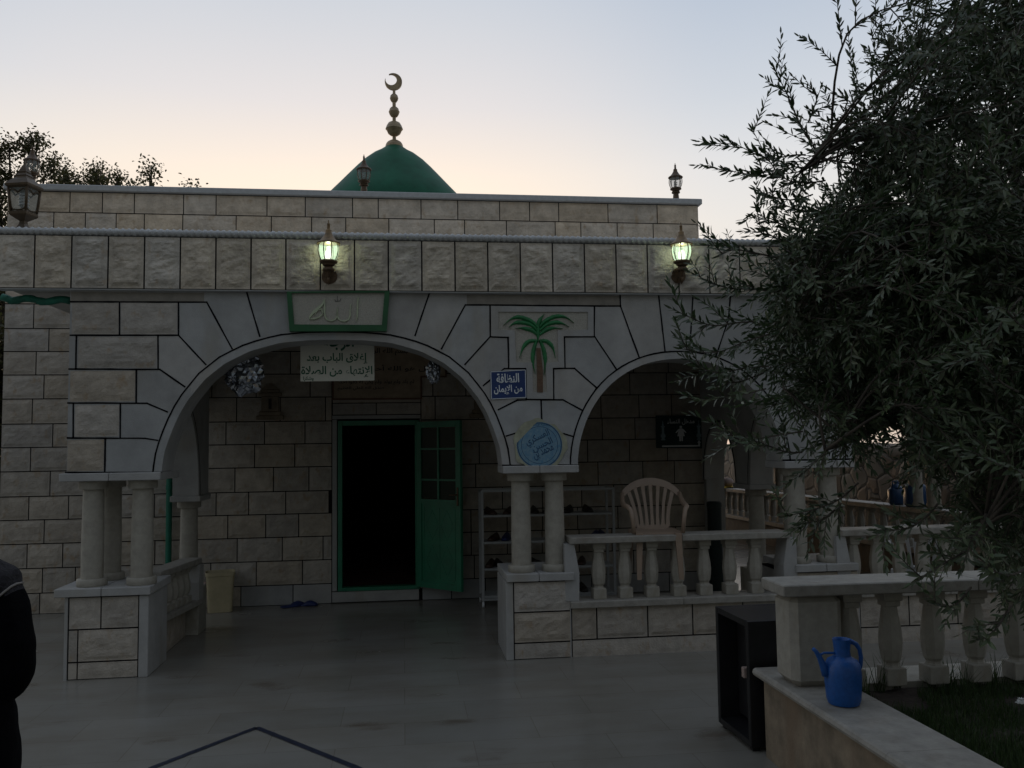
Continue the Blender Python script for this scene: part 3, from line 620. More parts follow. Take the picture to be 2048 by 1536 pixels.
# ---- piers: plinths, abacus slabs, columns
def plinth(x0, x1, quoin_right, quoin_left, dep=.62, rows=((.0, .13), (.13, .375), (.375, .62)), joints=None):
    mb = MB(); mb.mi = 1; mb.box(x0+.012, x1-.012, D+.004, D+dep-.012, 0, .62); o = Vector((0, D+.004, 0))
    qa = x0+.03 if not quoin_left else x0+.065; qb = x1-.075 if quoin_right else x1-.005
    mb.mi = 0
    for i, (z0, z1) in enumerate(rows):
        js = [qa]+([x0+.10] if (i < 2 and quoin_right) else [])+([x0+(x1-x0)*.43] if i == 2 and quoin_right else [])+[qb]
        mb.rock([(a+.005, z0+.006, b-.005, z1-.006) for a, b in zip(js, js[1:])], o, X_, Z_, -Y_, amp=.012 if i else .004, cell=.025)
        mb.rock([(D+.01, z0+.006, D+dep-.02, z1-.006)], Vector((x0+.012, 0, 0)), Y_, Z_, -X_, amp=.008, cell=.035) if False else None
    mb.mi = 2
    if quoin_right: mb.box(x1-.07, x1, D-.012, D+dep, 0, .62, .004)
    else: mb.box(x1-.012, x1-.002, D, D+dep, 0, .62)
    if quoin_left: mb.box(x0, x0+.06, D-.012, D+dep, 0, .62, .004)
    else: mb.box(x0+.002, x0+.025, D-.008, D+dep, 0, .62)
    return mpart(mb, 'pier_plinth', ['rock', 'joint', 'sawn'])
xp = [W(128, 1280, D)[0], W(297, 1280, D)[0], W(1012, 1240, D)[0], W(1143, 1240, D)[0], 3.20, 3.87]
plinth(xp[0], xp[1], True, False, dep=.52); plinth(xp[2], xp[3], False, True); plinth(xp[4], xp[5], False, False); plinth(5.62, 6.3, False, False)
def slab(x0, x1, z0, z1, dep, name):
    mb = MB(); m_ = (x0+x1)/2-.01; mb.box(x0, m_-.002, D-.035, D+dep, z0, z1, .005); mb.box(m_+.002, x1, D-.035, D+dep, z0, z1, .005); return mpart(mb, name, 'sawn')
xs = [(W(111, 1185, D)[0], W(303, 1185, D)[0]), (W(1012, 1155, D)[0], W(1147, 1150, D)[0]), (W(1590, 1138, D)[0], W(1701, 1138, D)[0]+.06), (5.6, 6.32)]
for (a, b), dp in zip(xs, (.57, .66, .66, .66)): slab(a, b, .625, .688, dp, 'plinth_slab')
for (a, b) in ((-2.625, -1.878), (.806, 1.437), (3.225, 3.856), (5.644, 6.3)): slab(a, b, 1.503, ZS-.003, TH+.03 if a > -2 else TH+.2, 'abacus_slab')
col0 = None
def column(x, y, zb=.688, zt=1.503):
    global col0
    if col0 is None:
        mb = MB(); mb.lathe([(.082, zb+.055), (.083, zb+.3), (.081, (zb+zt)/2), (.077, zt-.062)], 28); mb.lathe([(.08, .74), (.08, .745)], 28) if False else None
        o = mb.build('column', 'castst', mosque, True, angle=40)
        m2 = MB(); m2.lathe([(.108, zb), (.112, zb+.005), (.112, zb+.05), (.106, zb+.058)], 28); m2.build('column_base', 'castst', o, True, angle=40)
        m3 = MB(); m3.lathe([(.104, zt-.066), (.109, zt-.06), (.109, zt-.004), (.105, zt)], 28); m3.build('capital', 'castst', o, True, angle=40)
        col0 = o
    else: o = copy_tree(col0, mosque)
    o.location = (x, y-D, 0); return o
def colx(px, py, y): return W(px, py, y)[0]
yc = D+.12
cpos = [(colx(186, 1060, yc), yc), (colx(285, 1060, yc), yc), (colx(222, 1060, yc+.31), yc+.31), (colx(1042, 1050, yc), yc), (colx(1109, 1050, yc), yc), (colx(1593, 1040, yc), yc), (colx(1657, 1040, yc), yc), (5.8, yc), (6.12, yc), (3.5, yc+.31), (5.96, yc+.31)]
for p in cpos: column(*p)
# ---- side arches between porch front and hall
def side_arch(x0, x1, inner):
    y0, y1 = D+TH+.001, YB-.02; zs = 1.30
    small = [(7.92+.53*math.sin(math.pi/2*i/14), zs+.80*math.cos(math.pi/2*i/14)) for i in range(15)]
    a0, a1, zc = 8.86, 9.80, 1.92
    big = [((a0+a1)/2-(a1-a0)/2*math.cos(math.pi*i/24), zs+(zc-zs)*math.sin(math.pi*i/24)) for i in range(25)]
    pts = [(y0, zs+.80)]+small+(big+[(y1, zs)] if x0 > 0 else [(8.86, zs)])
    mb = MB()
    for x, fl in ((x0, 0), (x1, 1)):
        for (ya, za), (yb2, zb) in zip(pts, pts[1:]):
            if yb2-ya < 1e-6: continue
            q = [(x, ya, za), (x, yb2, zb), (x, yb2, ZT), (x, ya, ZT)]
            if not fl: q.reverse()
            mb.quad(*q)
    for (ya, za), (yb2, zb) in zip(pts, pts[1:]): mb.quad((x1, ya, za), (x0, ya, za), (x0, yb2, zb), (x1, yb2, zb))
    mb.mi = 1; n_ = X_*(1 if inner > (x0+x1)/2 else -1)
    mb.strip([(7.92+.59*math.sin(math.pi/2*i/14), zs+.86*math.cos(math.pi/2*i/14)) for i in range(15)], .014, Vector((inner, 0, 0)), Y_, Z_, n_, .0025)
    if x0 < 0: mb.mi = 0; mb.quad((x1, 8.86, zs), (x0, 8.86, zs), (x0, 8.86, ZT), (x1, 8.86, ZT)); mb.box(-2.4, -2.2, 8.865, YB-.02, 2.2, ZT); mb.mi = 1
    else: mb.strip([((a0+a1)/2-((a1-a0)/2+.03)*math.cos(math.pi*i/24), zs+(zc-zs+.05)*math.sin(math.pi*i/24)) for i in range(25)], .022, Vector((inner, 0, 0)), Y_, Z_, n_, .0025)
    mpart(mb, 'side_arch', ['sawn', 'joint'])
    ms = MB(); ms.box(x0-.02, x1+.02, 8.43, 8.88, zs-.055, zs-.002, .005); mpart(ms, 'side_arch_slab', 'sawn')
    if x0 > 0: mj = MB(); mj.box(x0+.02, x1, 9.80, 9.885, 0, zs-.002); mpart(mj, 'side_arch_jamb', 'sawn')
side_arch(-2.15, -1.915, -1.915); side_arch(3.51, 3.75, 3.51)
for x in (-2.04, 3.64):
    o = copy_tree(col0, mosque); o.location = (x, 8.63-D, -.258)
    mb = MB(); mb.box(x-.13, x+.13, 8.48, 8.80, 0, .427, .006); mpart(mb, 'column_pedestal', 'castst')
# ---- dome and finial
DYC = YB+3.4
dx, _z = W(789, 380, DYC); dz0 = W(789, 388, DYC)[1]
sc_ = DYC/F*1.005
dome = MB(); yb0 = 848
prf = [(0, 545), (48, 560), (88, 590), (128, 613), (178, 653), (228, 703), (278, 757), (328, 812), (378, 866), (420, 920), (448, 980), (460, 1040), (455, 1100)]
zpx = lambda v: dz0+(388-(100+v/2.926))*sc_
dome.lathe([(max(.005, r_/2.926*sc_), zpx(v)) for r_, v in reversed(prf)], 48, (dx, DYC, 0))
dm = mpart(dome, 'dome', 'domeg', True)
dr = MB(); dr.lathe([(1.36, 4.32), (1.36, zpx(1100)+.02)], 32, (dx, DYC, 0)); mpart(dr, 'dome_drum', 'sawn', True, angle=40)
def zf(v): return dz0+(388-(120+v/8.533))*sc_
fr_ = lambda r_: r_/8.533*sc_
prof_f = [(150, 1500), (150, 1440), (138, 1410), (115, 1380), (75, 1355), (32, 1345), (30, 1270), (60, 1265), (105, 1230), (132, 1170), (150, 1150), (146, 1140), (132, 1100), (100, 1045), (60, 1022), (30, 1012), (30, 935), (55, 930), (80, 890), (92, 855), (95, 845), (88, 835), (75, 790), (50, 765), (30, 755), (30, 680), (45, 670), (66, 635), (74, 605), (70, 595), (62, 560), (40, 535), (25, 525), (22, 440)]
fm = MB(); fm.lathe([(fr_(r_), zf(v)) for r_, v in prof_f], 24, (dx, DYC, 0)); fin = fm.build('finial', 'brass', dm, True, shift=(0, 0, 0), angle=50); fin.location = (0, -D, 0)
cm = MB(); cx_, cz_ = dx+(755-765)/8.533*sc_, zf(315); R1 = 148/8.533*sc_; cx2, cz2 = dx+(716-765)/8.533*sc_, zf(284); R2 = 97/8.533*sc_
dv = Vector((cx2-cx_, cz2-cz_)); dd = dv.length; al_ = math.acos((R1*R1+dd*dd-R2*R2)/(2*R1*dd)) if abs((R1*R1+dd*dd-R2*R2)/(2*R1*dd)) < 1 else .35
a0 = math.atan2(dv.y, dv.x); N_ = 40; oi = []; ii = []
for i in range(N_+1):
    th = a0+al_+(2*math.pi-2*al_)*i/N_; oi.append((cx_+R1*math.cos(th), cz_+R1*math.sin(th)))
e0, e1 = oi[0], oi[-1]; t0_ = math.atan2(e0[1]-cz2, e0[0]-cx2); t1_ = math.atan2(e1[1]-cz2, e1[0]-cx2)
while t1_ < t0_: t1_ += 2*math.pi
for i in range(N_+1):
    th = t0_+(t1_-t0_)*i/N_; ii.append((cx2+R2*math.cos(th), cz2+R2*math.sin(th)))
ry = []
for y in (-.022, .022): ry.append((cm.vs([(p[0], DYC+y, p[1]) for p in oi]), cm.vs([(p[0], DYC+y, p[1]) for p in ii])))
for i in range(N_):
    (fo, fi_), (bo, bi) = ry
    cm.face((fo+i, fo+i+1, fi_+i+1, fi_+i)); cm.face((bo+i+1, bo+i, bi+i, bi+i+1)); cm.face((fo+i+1, fo+i, bo+i, bo+i+1)); cm.face((fi_+i, fi_+i+1, bi+i+1, bi+i))
cr_ = cm.build('crescent', 'brass', dm); cr_.location = (0, -D, 0)
# ---- door
fm = MB(); fw = .05
fm.box(DX0, DX0+fw, YB-.03, YB+.09, DZ0, DZ1, .004); fm.box(DX1-fw, DX1, YB-.03, YB+.09, DZ0, DZ1, .004); fm.box(DX0+fw, DX1-fw, YB-.028, YB+.088, DZ1-.055, DZ1-.001); fm.box(DX0+fw, DX1-fw, YB-.028, YB+.088, DZ0+.001, DZ0+.04)
mpart(fm, 'door_frame', 'green')
hx, hy = DX1-.02, YB-.035
fx_, fy_ = G(925, 1184, DZ0+.03); ang = math.atan2(fy_-hy, fx_-hx); LW = math.hypot(fx_-hx, fy_-hy); LH = DZ1-DZ0-.05
lf = MB(); st = .07
def bx(mb, a, b, c, d, y0=-.02, y1=.02): mb.box(a, b, y0, y1, c, d)
zm = LH*.53
lf.box(0, st, -.02, .02, 0, LH, .003); lf.box(LW-st, LW, -.02, .02, 0, LH, .003); bx(lf, st, LW-st, LH-.07, LH-.001, -.019, .019); bx(lf, st, LW-st, .001, .07, -.019, .019); bx(lf, st, LW-st, zm-.05, zm, -.019, .019)
bx(lf, LW/2-.012, LW/2+.012, zm, LH-.07, -.018, .018)
for q in (.27, .70): bx(lf, st, LW-st, zm+(LH-.07-zm)*q-.01, zm+(LH-.07-zm)*q+.01, -.017, .017)
bx(lf, st, LW-st, .07, zm-.05, -.006, .006)
pc = ((LW)/2, (.07+zm-.05)/2); hw, hh = (LW-2*st)/2-.04, (zm-.12)/2-.04
def bar(mb, p, q, wd=.012, y0=-.014, y1=.014):
    p, q = Vector(p), Vector(q); d = (q-p).normalized(); n_ = Vector((-d.y, d.x))*wd
    mb.prism([(p.x+n_.x, p.y+n_.y), (p.x-n_.x, p.y-n_.y), (q.x-n_.x, q.y-n_.y), (q.x+n_.x, q.y+n_.y)], y0, y1)
for s1 in (-1, 1):
    for s2 in (-1, 1):
        c1 = (pc[0]+s1*hw*.5, pc[1]+s2*hh*.5)
        for (p, q) in (((-1, 0), (0, 1)), ((0, 1), (1, 0)), ((1, 0), (0, -1)), ((0, -1), (-1, 0))):
            bar(lf, (c1[0]+p[0]*hw*.42, c1[1]+p[1]*hh*.42), (c1[0]+q[0]*hw*.42, c1[1]+q[1]*hh*.42), .01, -.0085, .0085)
bar(lf, (pc[0], pc[1]-hh), (pc[0], pc[1]+hh), .012, -.0092, .0092); bar(lf, (pc[0]-hw, pc[1]), (pc[0]+hw, pc[1]), .012, -.0089, .0089)
for a, b, c_, d_ in ((pc[0]-hw-.02, pc[0]-hw, pc[1]-hh, pc[1]+hh), (pc[0]+hw, pc[0]+hw+.02, pc[1]-hh, pc[1]+hh), (pc[0]-hw, pc[0]+hw, pc[1]+hh, pc[1]+hh+.02), (pc[0]-hw, pc[0]+hw, pc[1]-hh-.02, pc[1]-hh)): bx(lf, a, b, c_, d_, -.0095, .0095)
leaf_ = lf.build('door', 'green', mosque); leaf_.location = (hx, hy-D, DZ0+.03); leaf_.rotation_euler = (0, 0, ang)
zz = [zm, zm+(LH-.07-zm)*.27, zm+(LH-.07-zm)*.70, LH-.07]
for za, zb in zip(zz, zz[1:]):
    for a, b in ((st, LW/2-.012), (LW/2+.012, LW-st)):
        mb = MB(); mb.box(a+.001, b-.001, -.004, .004, za+.011, zb-.011); mb.build('pane', 'pane', leaf_)
for hz in (.18, LH*.5, LH-.2):
    hg = MB(); hg.lathe([(.011, hz-.05), (.012, hz-.048), (.012, hz+.048), (.008, hz+.056)], 10, (-.008, -.016, 0)); hg.build('hinge', 'green', leaf_)
hm = MB(); hm.box(LW-.05, LW-.025, -.03, -.021, zm-.06, zm+.14, .003); hm.tube([(LW-.038, -.03, zm+.06), (LW-.038, -.06, zm+.06), (LW-.13, -.06, zm+.055)], .008, 8); hm.build('door_handle', 'bronze', leaf_)
# ---- inscription panel over the door
ip = MB(); yI = YB-.02
u0, u1 = W(618, 690, YB), W(890, 752, YB); l0, l1 = W(668, 752, YB), W(841, 796, YB)
ip.mi = 0; ip.box(u0[0], u1[0], yI, YB+.01, u1[1], 2.93); ip.box(l0[0], l1[0], yI, YB+.01, l1[1], u1[1]-.001)
ip.mi = 1; t_ = .018
for a, b, c_, d_ in ((u0[0]-t_, u0[0], u1[1]-t_, 2.93+t_), (u1[0], u1[0]+t_, u1[1]-t_, 2.93+t_), (u0[0], u1[0], 2.93, 2.93+t_), (u0[0], l0[0]-t_, u1[1]-t_, u1[1]), (l1[0]+t_, u1[0], u1[1]-t_, u1[1]), (l0[0]-t_, l0[0], l1[1]-t_, u1[1]), (l1[0], l1[0]+t_, l1[1]-t_, u1[1]), (l0[0], l1[0], l1[1]-t_, l1[1])):
    ip.box(a, b, yI-.012, YB+.008, c_, d_)
ipo = mpart(ip, 'inscription_panel', ['incis', 'brownf'])
cxI = (l0[0]+l1[0])/2
for txt, py, wd, cxp in (('بسم الله الرحمن الرحيم', 704, .80, 745), ('قل هو الله أحد الله الصمد', 737, 1.22, 754), ('لم يلد ولم يولد ولم يكن له كفوا أحد', 764, .84, 754), ('صدق الله العلي العظيم', 777, .52, 722)):
    x_, z_ = W(cxp, py, YB); o = letters('lettering', txt, 'inkb', ipo, x_, yI-D, z_, width=wd, height=.085 if py < 760 else (.075 if py < 770 else .05), bold=.012)
# ---- carved stone lantern reliefs beside the door
def relief(px, py0, py1):
    xa, za = W(px, py1, YB); _, zb = W(px, py0, YB); h = zb-za; mb = MB()
    for (w0, z0, z1, t) in ((.15, 0, .13, .05), (.12, .13, .25, .045), (.095, .25, .70, .04), (.125, .70, .80, .05), (.10, .80, .90, .045)):
        mb.box(xa-w0, xa+w0, YB-t, YB+.005, za+h*z0, za+h*z1-.001, .006)
    mb.prism([(xa-.1, za+h*.9), (xa+.1, za+h*.9), (xa+.06, za+h*.98), (xa, za+h*1.06), (xa-.06, za+h*.98)], YB-.04, YB+.005)
    mb.mi = 1; mb.box(xa-.016, xa+.016, YB-.043, YB-.039, za+h*.32, za+h*.62)
    mpart(mb, 'stone_lantern_relief', ['tan', 'dark'])
relief(541, 772, 840); relief(965, 768, 836)
# ================================================================== BALUSTRADES
BH = .40
def baluster_mesh():
    mb = MB(); o8 = math.pi/8; h = BH
    mb.box(-.055, .055, -.055, .055, 0, .075, .004)
    s_ = 1/math.cos(o8)
    mb.lathe([(.045*s_, .075), (.037*s_, .083), (.036*s_, .092), (.046*s_, .105), (.054*s_, .15), (.056*s_, .19), (.052*s_, .235), (.036*s_, h-.07)], 8, rot=o8)
    mb.box(-.042, .042, -.042, .042, h-.07, h-.045, .003); mb.box(-.052, .052, -.052, .052, h-.045, h, .003)
    me = mb.build('baluster', 'castst'); return me
bal0 = None
def balustrade(label, loc, rz, length, zb, zt, xs_, rail=(.12, .055), ledge=None, ends=(), slope=0.0, name='balustrade', group=None, mt='coping'):
    """local x along the run, y across; zb base level of balusters, zt rail top"""
    global bal0
    t = empty(name, loc, label, 'balustrade', group, rz)
    def bent(mb):
        if slope: mb.v = [(p[0], p[1], p[2]+slope*p[0]) for p in mb.v]
        return mb
    mb = MB(); nseg = max(1, int(length/.85)); L = length/nseg
    for i in range(nseg): mb.box(i*L+.0015, (i+1)*L-.0015, -rail[0], rail[0], zt-rail[1], zt, .006)
    bent(mb).build('handrail', mt, t)
    if ledge:
        mb = MB()
        for i in range(nseg): mb.box(i*L+.0015, (i+1)*L-.0015, -ledge[0], ledge[0], zb-ledge[1], zb, .005)
        bent(mb).build('ledge', mt, t)
    h = zt-rail[1]-zb
    for x in xs_:
        if bal0 is None: bal0 = baluster_mesh(); b = bal0
        else: b = bal0.copy(); COL.objects.link(b)
        b.parent = t; b.location = (x, 0, zb+slope*x); b.scale = (1, 1, h/BH)
    for (x, sgn) in ends:
        mb = MB(); mb.mi = 0; y = .1
        prof_ = [(0, zb+.002), (.055, zb+.002), (.06, zb+h*.5), (.02, zt-rail[1]-.002), (-.06, zt-rail[1]-.002), (-.06, zb+.002)]
        pl = [(x+sgn*(p[0]-.03), p[1]+slope*x) for p in prof_]
        if sgn < 0: pl.reverse()
        mb.prism(list(reversed(pl)), -y, y); mb.build('end_panel', 'sawn', t)
    return t
yr = D+.09
zl = W(1300, 1198, D-.03)[1]; zr = W(1300, 1071, D-.03)[1]
xa, xb = W(1138, 1080, D)[0], W(1578, 1080, D)[0]
xs_b = [W(p, 1150, yr)[0]-xa for p in (1197, 1249.5, 1302.5, 1356, 1408, 1459.5, 1510.5)]
balustrade('pale stone balustrade across the second porch arch with the chair hung on it', (xa, yr, 0), 0, xb-xa, zl, zr, xs_b, ledge=(.13, .055), ends=((.05, 1), (xb-xa-.03, -1)))
x3, x4 = W(1680, 1060, D)[0], 5.66
balustrade('stone balustrade to the right of the third pier, half hidden by olive branches', (x3, yr, 0), 0, x4-x3, zl, zr, [.16+.213*i for i in range(int((x4-x3-.25)/.213)+1)], ledge=(.13, .055), ends=((.05, 1), (x4-x3-.05, -1)))
# low stone wall under the front balustrades
def lowwall(x0, x1, label, js=None):
    mb = MB(); mb.mi = 1; mb.box(x0, x1, D+.012, D+.22, 0, zl-.055-.001); o = Vector((0, D+.012, 0)); mb.mi = 0
    za, zb_ = .135, zl-.056
    mb.rock([(x0+.006, .0, x1-.006, za-.006)], o, X_, Z_, -Y_, amp=.004)
    js = js or [x0+i*.45 for i in range(int((x1-x0)/.45)+1)]+[x1]
    mb.rock([(a+.006, za+.006, b-.006, zb_-.005) for a, b in zip(js, js[1:]) if b-a > .1], o, X_, Z_, -Y_, amp=.013, cell=.025)
    ob = mb.build('low_wall', ['rock', 'joint'], None, shift=((x0+x1)/2, D+.1, 0)); ob.location = ((x0+x1)/2, D+.1, 0)
    tag(ob, label, 'wall')
lowwall(xp[3]+.002, xp[4]-.002, 'low rock faced wall under the chair balustrade between two porch piers', [xp[3]+.002]+[W(p, 1240, D)[0] for p in (1194, 1296, 1386)]+[W(1386, 1240, D)[0]+.44*i for i in (1, )]+[xp[4]-.002])
lowwall(xp[5]+.002, 5.618, 'low rock faced wall under the balustrade to the right of the third pier')
# left side balustrade
ya, za_ = PX(300, 1125, -2.02); yb2, zb2 = PX(395, 1058, -2.02)
balustrade('short stone balustrade on the left side of the porch beside the corner pier', (-2.10, D+.54, 0), R(82), .92, .34, .72, [.09+.125*i for i in range(6)], rail=(.09, .055), ledge=(.10, .05), ends=((.84, -1),))
mb = MB(); mb.mi = 1; mb.box(-2.2, -2.03, D+.53, 8.47, 0, .288); mb.mi = 0
mb.rock([(D+.532, .004, 8.46, .284)], Vector((-2.03, 0, 0)), Y_, Z_, X_, amp=.006)
ob = mb.build('low_wall', ['rock', 'joint'], None, shift=(-2.0, 7.8, 0)); ob.location = (-2.0, 7.8, 0); tag(ob, 'low stone wall under the left side balustrade of the porch', 'wall')
# far balustrade of the side porch (runs into the distance beside the rubble wall)
fx0 = 6.15
balustrade('long weathered balustrade running back beside the rubble wall', (fx0, 8.0, 0), R(90), 9.4, .46, .94, [.3+.28*i for i in range(32)], rail=(.13, .06), ledge=(.14, .06), slope=-.012)
mb = MB(); mb.box(fx0-.1, fx0+.1, 8.0, 17.4, 0, .36); ob = mb.build('low_wall', 'darkst', None, shift=(fx0, 12, 0)); ob.location = (fx0, 12, 0); tag(ob, 'long low wall carrying the far balustrade behind the porch', 'wall')
for k_, y in enumerate((9.4, 9.75, 13.2, 13.55)):
    mb = MB(); mb.lathe([(.085, 0), (.085, .03), (.078, .06), (.075, 1.2), (.095, 1.25), (.095, 1.32)], 20); mb.mi = 0; mb.box(-.16, .16, -.16, .16, 1.32, 1.38)
    mb.box(-.1, .1, -.1, .1, 1.38, 2.05)
    o = mb.build('side_porch_column', 'castst', None, True, angle=40); o.location = (fx0-.02, y, .935)
    tag(o, ['round column standing nearest on the far balustrade rail', 'second round column on the far balustrade rail', 'third round column on the far rail, near the yellow cloth', 'farthest round column on the far rail beside the yellow cloth'][k_], 'column', 'columns on the far balustrade')
# rubble retaining wall
mb = MB(); ny, nz_ = 120, 16; ids = []
for i in range(ny+1):
    y = 7.0+14*i/ny; top = 1.62+.1*noise.noise((y*.8, 0, 0))
    ids.append(mb.vs([(7.9+.05*noise.noise((y*2.2, j*.35, 1.7)), y, top*j/nz_) for j in range(nz_+1)]+[(8.5, y, top)]))
for a, b in zip(ids, ids[1:]):
    for j in range(nz_+1): mb.face((a+j, a+j+1, b+j+1, b+j))
o = mb.build('rubble_wall', 'rubble', None, True, shift=(8, 14, 0)); o.location = (8, 14, 0); tag(o, 'rough rubble retaining wall behind the side porch at right', 'wall')
# ================================================================== GARDEN BED, NEAR BALUSTRADE, JUG
HC = .48
cA, cB, cI = G(1509, 1338, HC-.02), G(1802, 1536, HC-.02), G(1729, 1397, HC)
cx0 = (cA[0]+cB[0])/2; cw = .34; yN = 4.70
mb = MB(); mb.mi = 0
def nose(y):
    return [(cx0, y, HC-.045), (cx0-.012, y, HC-.037), (cx0-.018, y, HC-.022), (cx0-.012, y, HC-.007), (cx0, y, HC), (cx0+cw, y, HC), (cx0+cw, y, HC-.05), (cx0+.04, y, HC-.046)]
yl = [yN, 4.02, 3.36, 2.7, 1.9, 1.0]
for a, b in zip(yl, yl[1:]):
    r0_, r1_ = mb.vs(nose(a-.001)), mb.vs(nose(b+.001))
    for i in range(8): j = (i+1) % 8; mb.face((r0_+i, r0_+j, r1_+j, r1_+i))
    mb.face([r0_+i for i in range(7, -1, -1)]); mb.face([r1_+i for i in range(8)])
pw = empty('planter_wall', (cx0+.17, 3.0, 0), 'tan stone garden wall with rounded coping, the blue jug on it', 'wall')
mb.build('coping', 'coping', pw, shift=(cx0+.17, 3.0, 0))
mb = MB(); mb.box(cx0+.04, cx0+.28, 1.0, yN-.02, 0, HC-.051); mb.build('wall_face', 'tan', pw, shift=(cx0+.17, 3.0, 0))
mb = MB(); mb.box(cx0+.29, 7.0, yN-.3, yN, 0, HC-.03); ob = mb.build('garden_back_wall', 'castst', None, shift=(4, yN, 0)); ob.location = (4, yN, 0); tag(ob, 'pale kerb wall under the near balustrade along the lawn', 'wall')
s = MB(); ids = []
for i in range(41):
    ids.append(s.vs([(cx0+cw+.002+(7.0-cx0-cw)*j/40, 1.0+(yN-.32-1.0)*i/40, HC-.06+.03*noise.noise((i*.4, j*.4, 2.))) for j in range(41)]))
for a, b in zip(ids, ids[1:]):
    for j in range(40): s.face((a+j, a+j+1, b+j+1, b+j))
tag(s.build('garden_soil', 'soil', None, True), 'dark garden soil under the lawn', 'soil', kind='structure')
rng = np.random.default_rng(5)
gr = MB(); xs0 = cx0+cw+.01
def blade(mb, x, y, z, h, w_, a, lean):
    d = Vector((math.cos(a), math.sin(a), 0)); l = Vector((math.cos(lean[0]), math.sin(lean[0]), 0))*lean[1]; p = Vector((x, y, z))
    gq = random.uniform(.55, 1.2); mb.ti = (gq*random.uniform(.9, 1.25), gq, gq*.9)
    k = mb.vs([p-d*w_, p+d*w_, p+d*w_*.7+l*.35+Z_*h*.55, p-d*w_*.7+l*.35+Z_*h*.55, p+l+Z_*h*.95]); mb.face((k, k+1, k+2, k+3)); mb.face((k+3, k+2, k+4))
for i in range(26000):
    y = 1.9+(yN-.33-1.9)*rng.random(); xm = min(6.2, (y*.80)+.3); x = xs0+(xm-xs0)*rng.random()
    if x < xs0 or noise.noise((x*2.6, y*2.6, 0)) < -.28: continue
    blade(gr, x, y, HC-.07, .03+.05*rng.random()**2, .0022, rng.random()*6.3, (rng.random()*6.3, .03*rng.random()))
tag(gr.build('lawn', 'grass'), 'thin dark green grass growing in the garden bed', 'grass', kind='stuff')
for k_, (px, py) in enumerate(((1725, 1400), (1760, 1380), (1790, 1372), (1900, 1370), (1935, 1390), (1985, 1370))):
    x, y = G(px, py, HC-.05); x = max(x, xs0+.02); mb = MB()
    for j in range(22): blade(mb, .05*(random.random()-.5), .05*(random.random()-.5), 0, random.uniform(.08, .22), .0028, random.random()*6.3, (random.random()*6.3, random.uniform(.02, .09)))
    o = mb.build('grass_tuft', 'grass'); o.location = (x, y, HC-.06)
    tag(o, ['tall grass tuft right beside the blue jug', 'second tall grass tuft to the right of the blue jug', 'third grass tuft from the blue jug, against the balustrade', 'grass tuft under the middle of the near balustrade', 'grass tuft standing forward of the near balustrade in the lawn', 'rightmost grass tuft below the near balustrade'][k_], 'grass tuft', 'tall grass tufts in the lawn')
# near balustrade
ZN = W(1566, 1171, 4.25)[1]
xL = W(1566, 1171, 4.25)[0]
nb = balustrade('weathered near balustrade beside the lawn with a square end post', (xL, 4.39, 0), R(-1.2), 3.2, HC-.03, ZN, [W(p, 1260, 4.39)[0]-xL for p in (1697, 1777, 1860, 1943, 2024)]+[1.28+.195*i for i in range(1, 9)], rail=(.145, .06), mt='coping')
mb = MB(); mb.box(.055, .335, -.115, .125, HC, ZN-.061, .035); mb.build('end_post', 'castst', nb)
# blue plastic ewer
jx_, jy_ = G(1688, 1408, HC); jug = empty('watering_jug', (jx_, jy_, HC), 'blue plastic ewer with long spout and loop handle on the garden wall', 'jug')
js_ = jy_/F*1.0
m2p = lambda px_: px_*js_
body = MB(); H_ = lambda v: (825-v)/3.16*js_*1.03
pr = [(78, 825), (98, 818), (108, 790), (112, 740), (116, 680), (117, 630), (112, 580), (95, 548), (70, 535), (54, 525), (50, 490), (54, 450), (58, 418), (54, 420), (46, 450), (42, 500)]
body.lathe([(r_/3.16*js_, H_(v)) for r_, v in pr], 28); body.build('body', 'blue', jug, True, angle=50)
def jp(x, v): return ((x-915)/3.16*js_, 0, H_(v))
sp = MB(); sp.tube([jp(800, 640), jp(785, 590), jp(760, 530), jp(735, 490), jp(716, 472)], [.021, .018, .013, .010, .009], 10); sp.tube([jp(760, 515), jp(790, 502), jp(850, 505), jp(868, 505)], .006, 8); sp.build('spout', 'blue', jug, True)
hd = MB(); hd.tube([jp(955, 440), jp(985, 440), jp(1015, 455), jp(1038, 490), jp(1046, 540), jp(1040, 590), jp(1022, 630)], [.012, .012, .011, .010, .010, .010, .010], 10); hd.build('handle', 'blue', jug, True)
# white flower
x, y = G(2043, 1425, HC-.02); fl = empty('white_flower', (x, y, HC-.05), 'small white blossom in the lawn at the right edge', 'flower')
mb = MB()
for q in range(3):
    for i in range(9):
        a = 2*math.pi*i/9+q*.3; rr_ = .028-.007*q; d = Vector((math.cos(a), math.sin(a), 0)); t_ = Vector((-d.y, d.x, 0)); p = Vector((0, 0, .07+.006*q)); k = mb.vs([p, p+d*rr_*.6+t_*.006+Z_*.006, p+d*rr_+Z_*(.004+.006*q), p+d*rr_*.6-t_*.006+Z_*.006]); mb.face((k, k+1, k+2, k+3))
mb.build('petals', 'petal', fl); mb = MB(); mb.tube([(0, 0, 0), (.004, 0, .04), (0, 0, .07)], .002, 5); mb.build('stem', 'stem', fl)
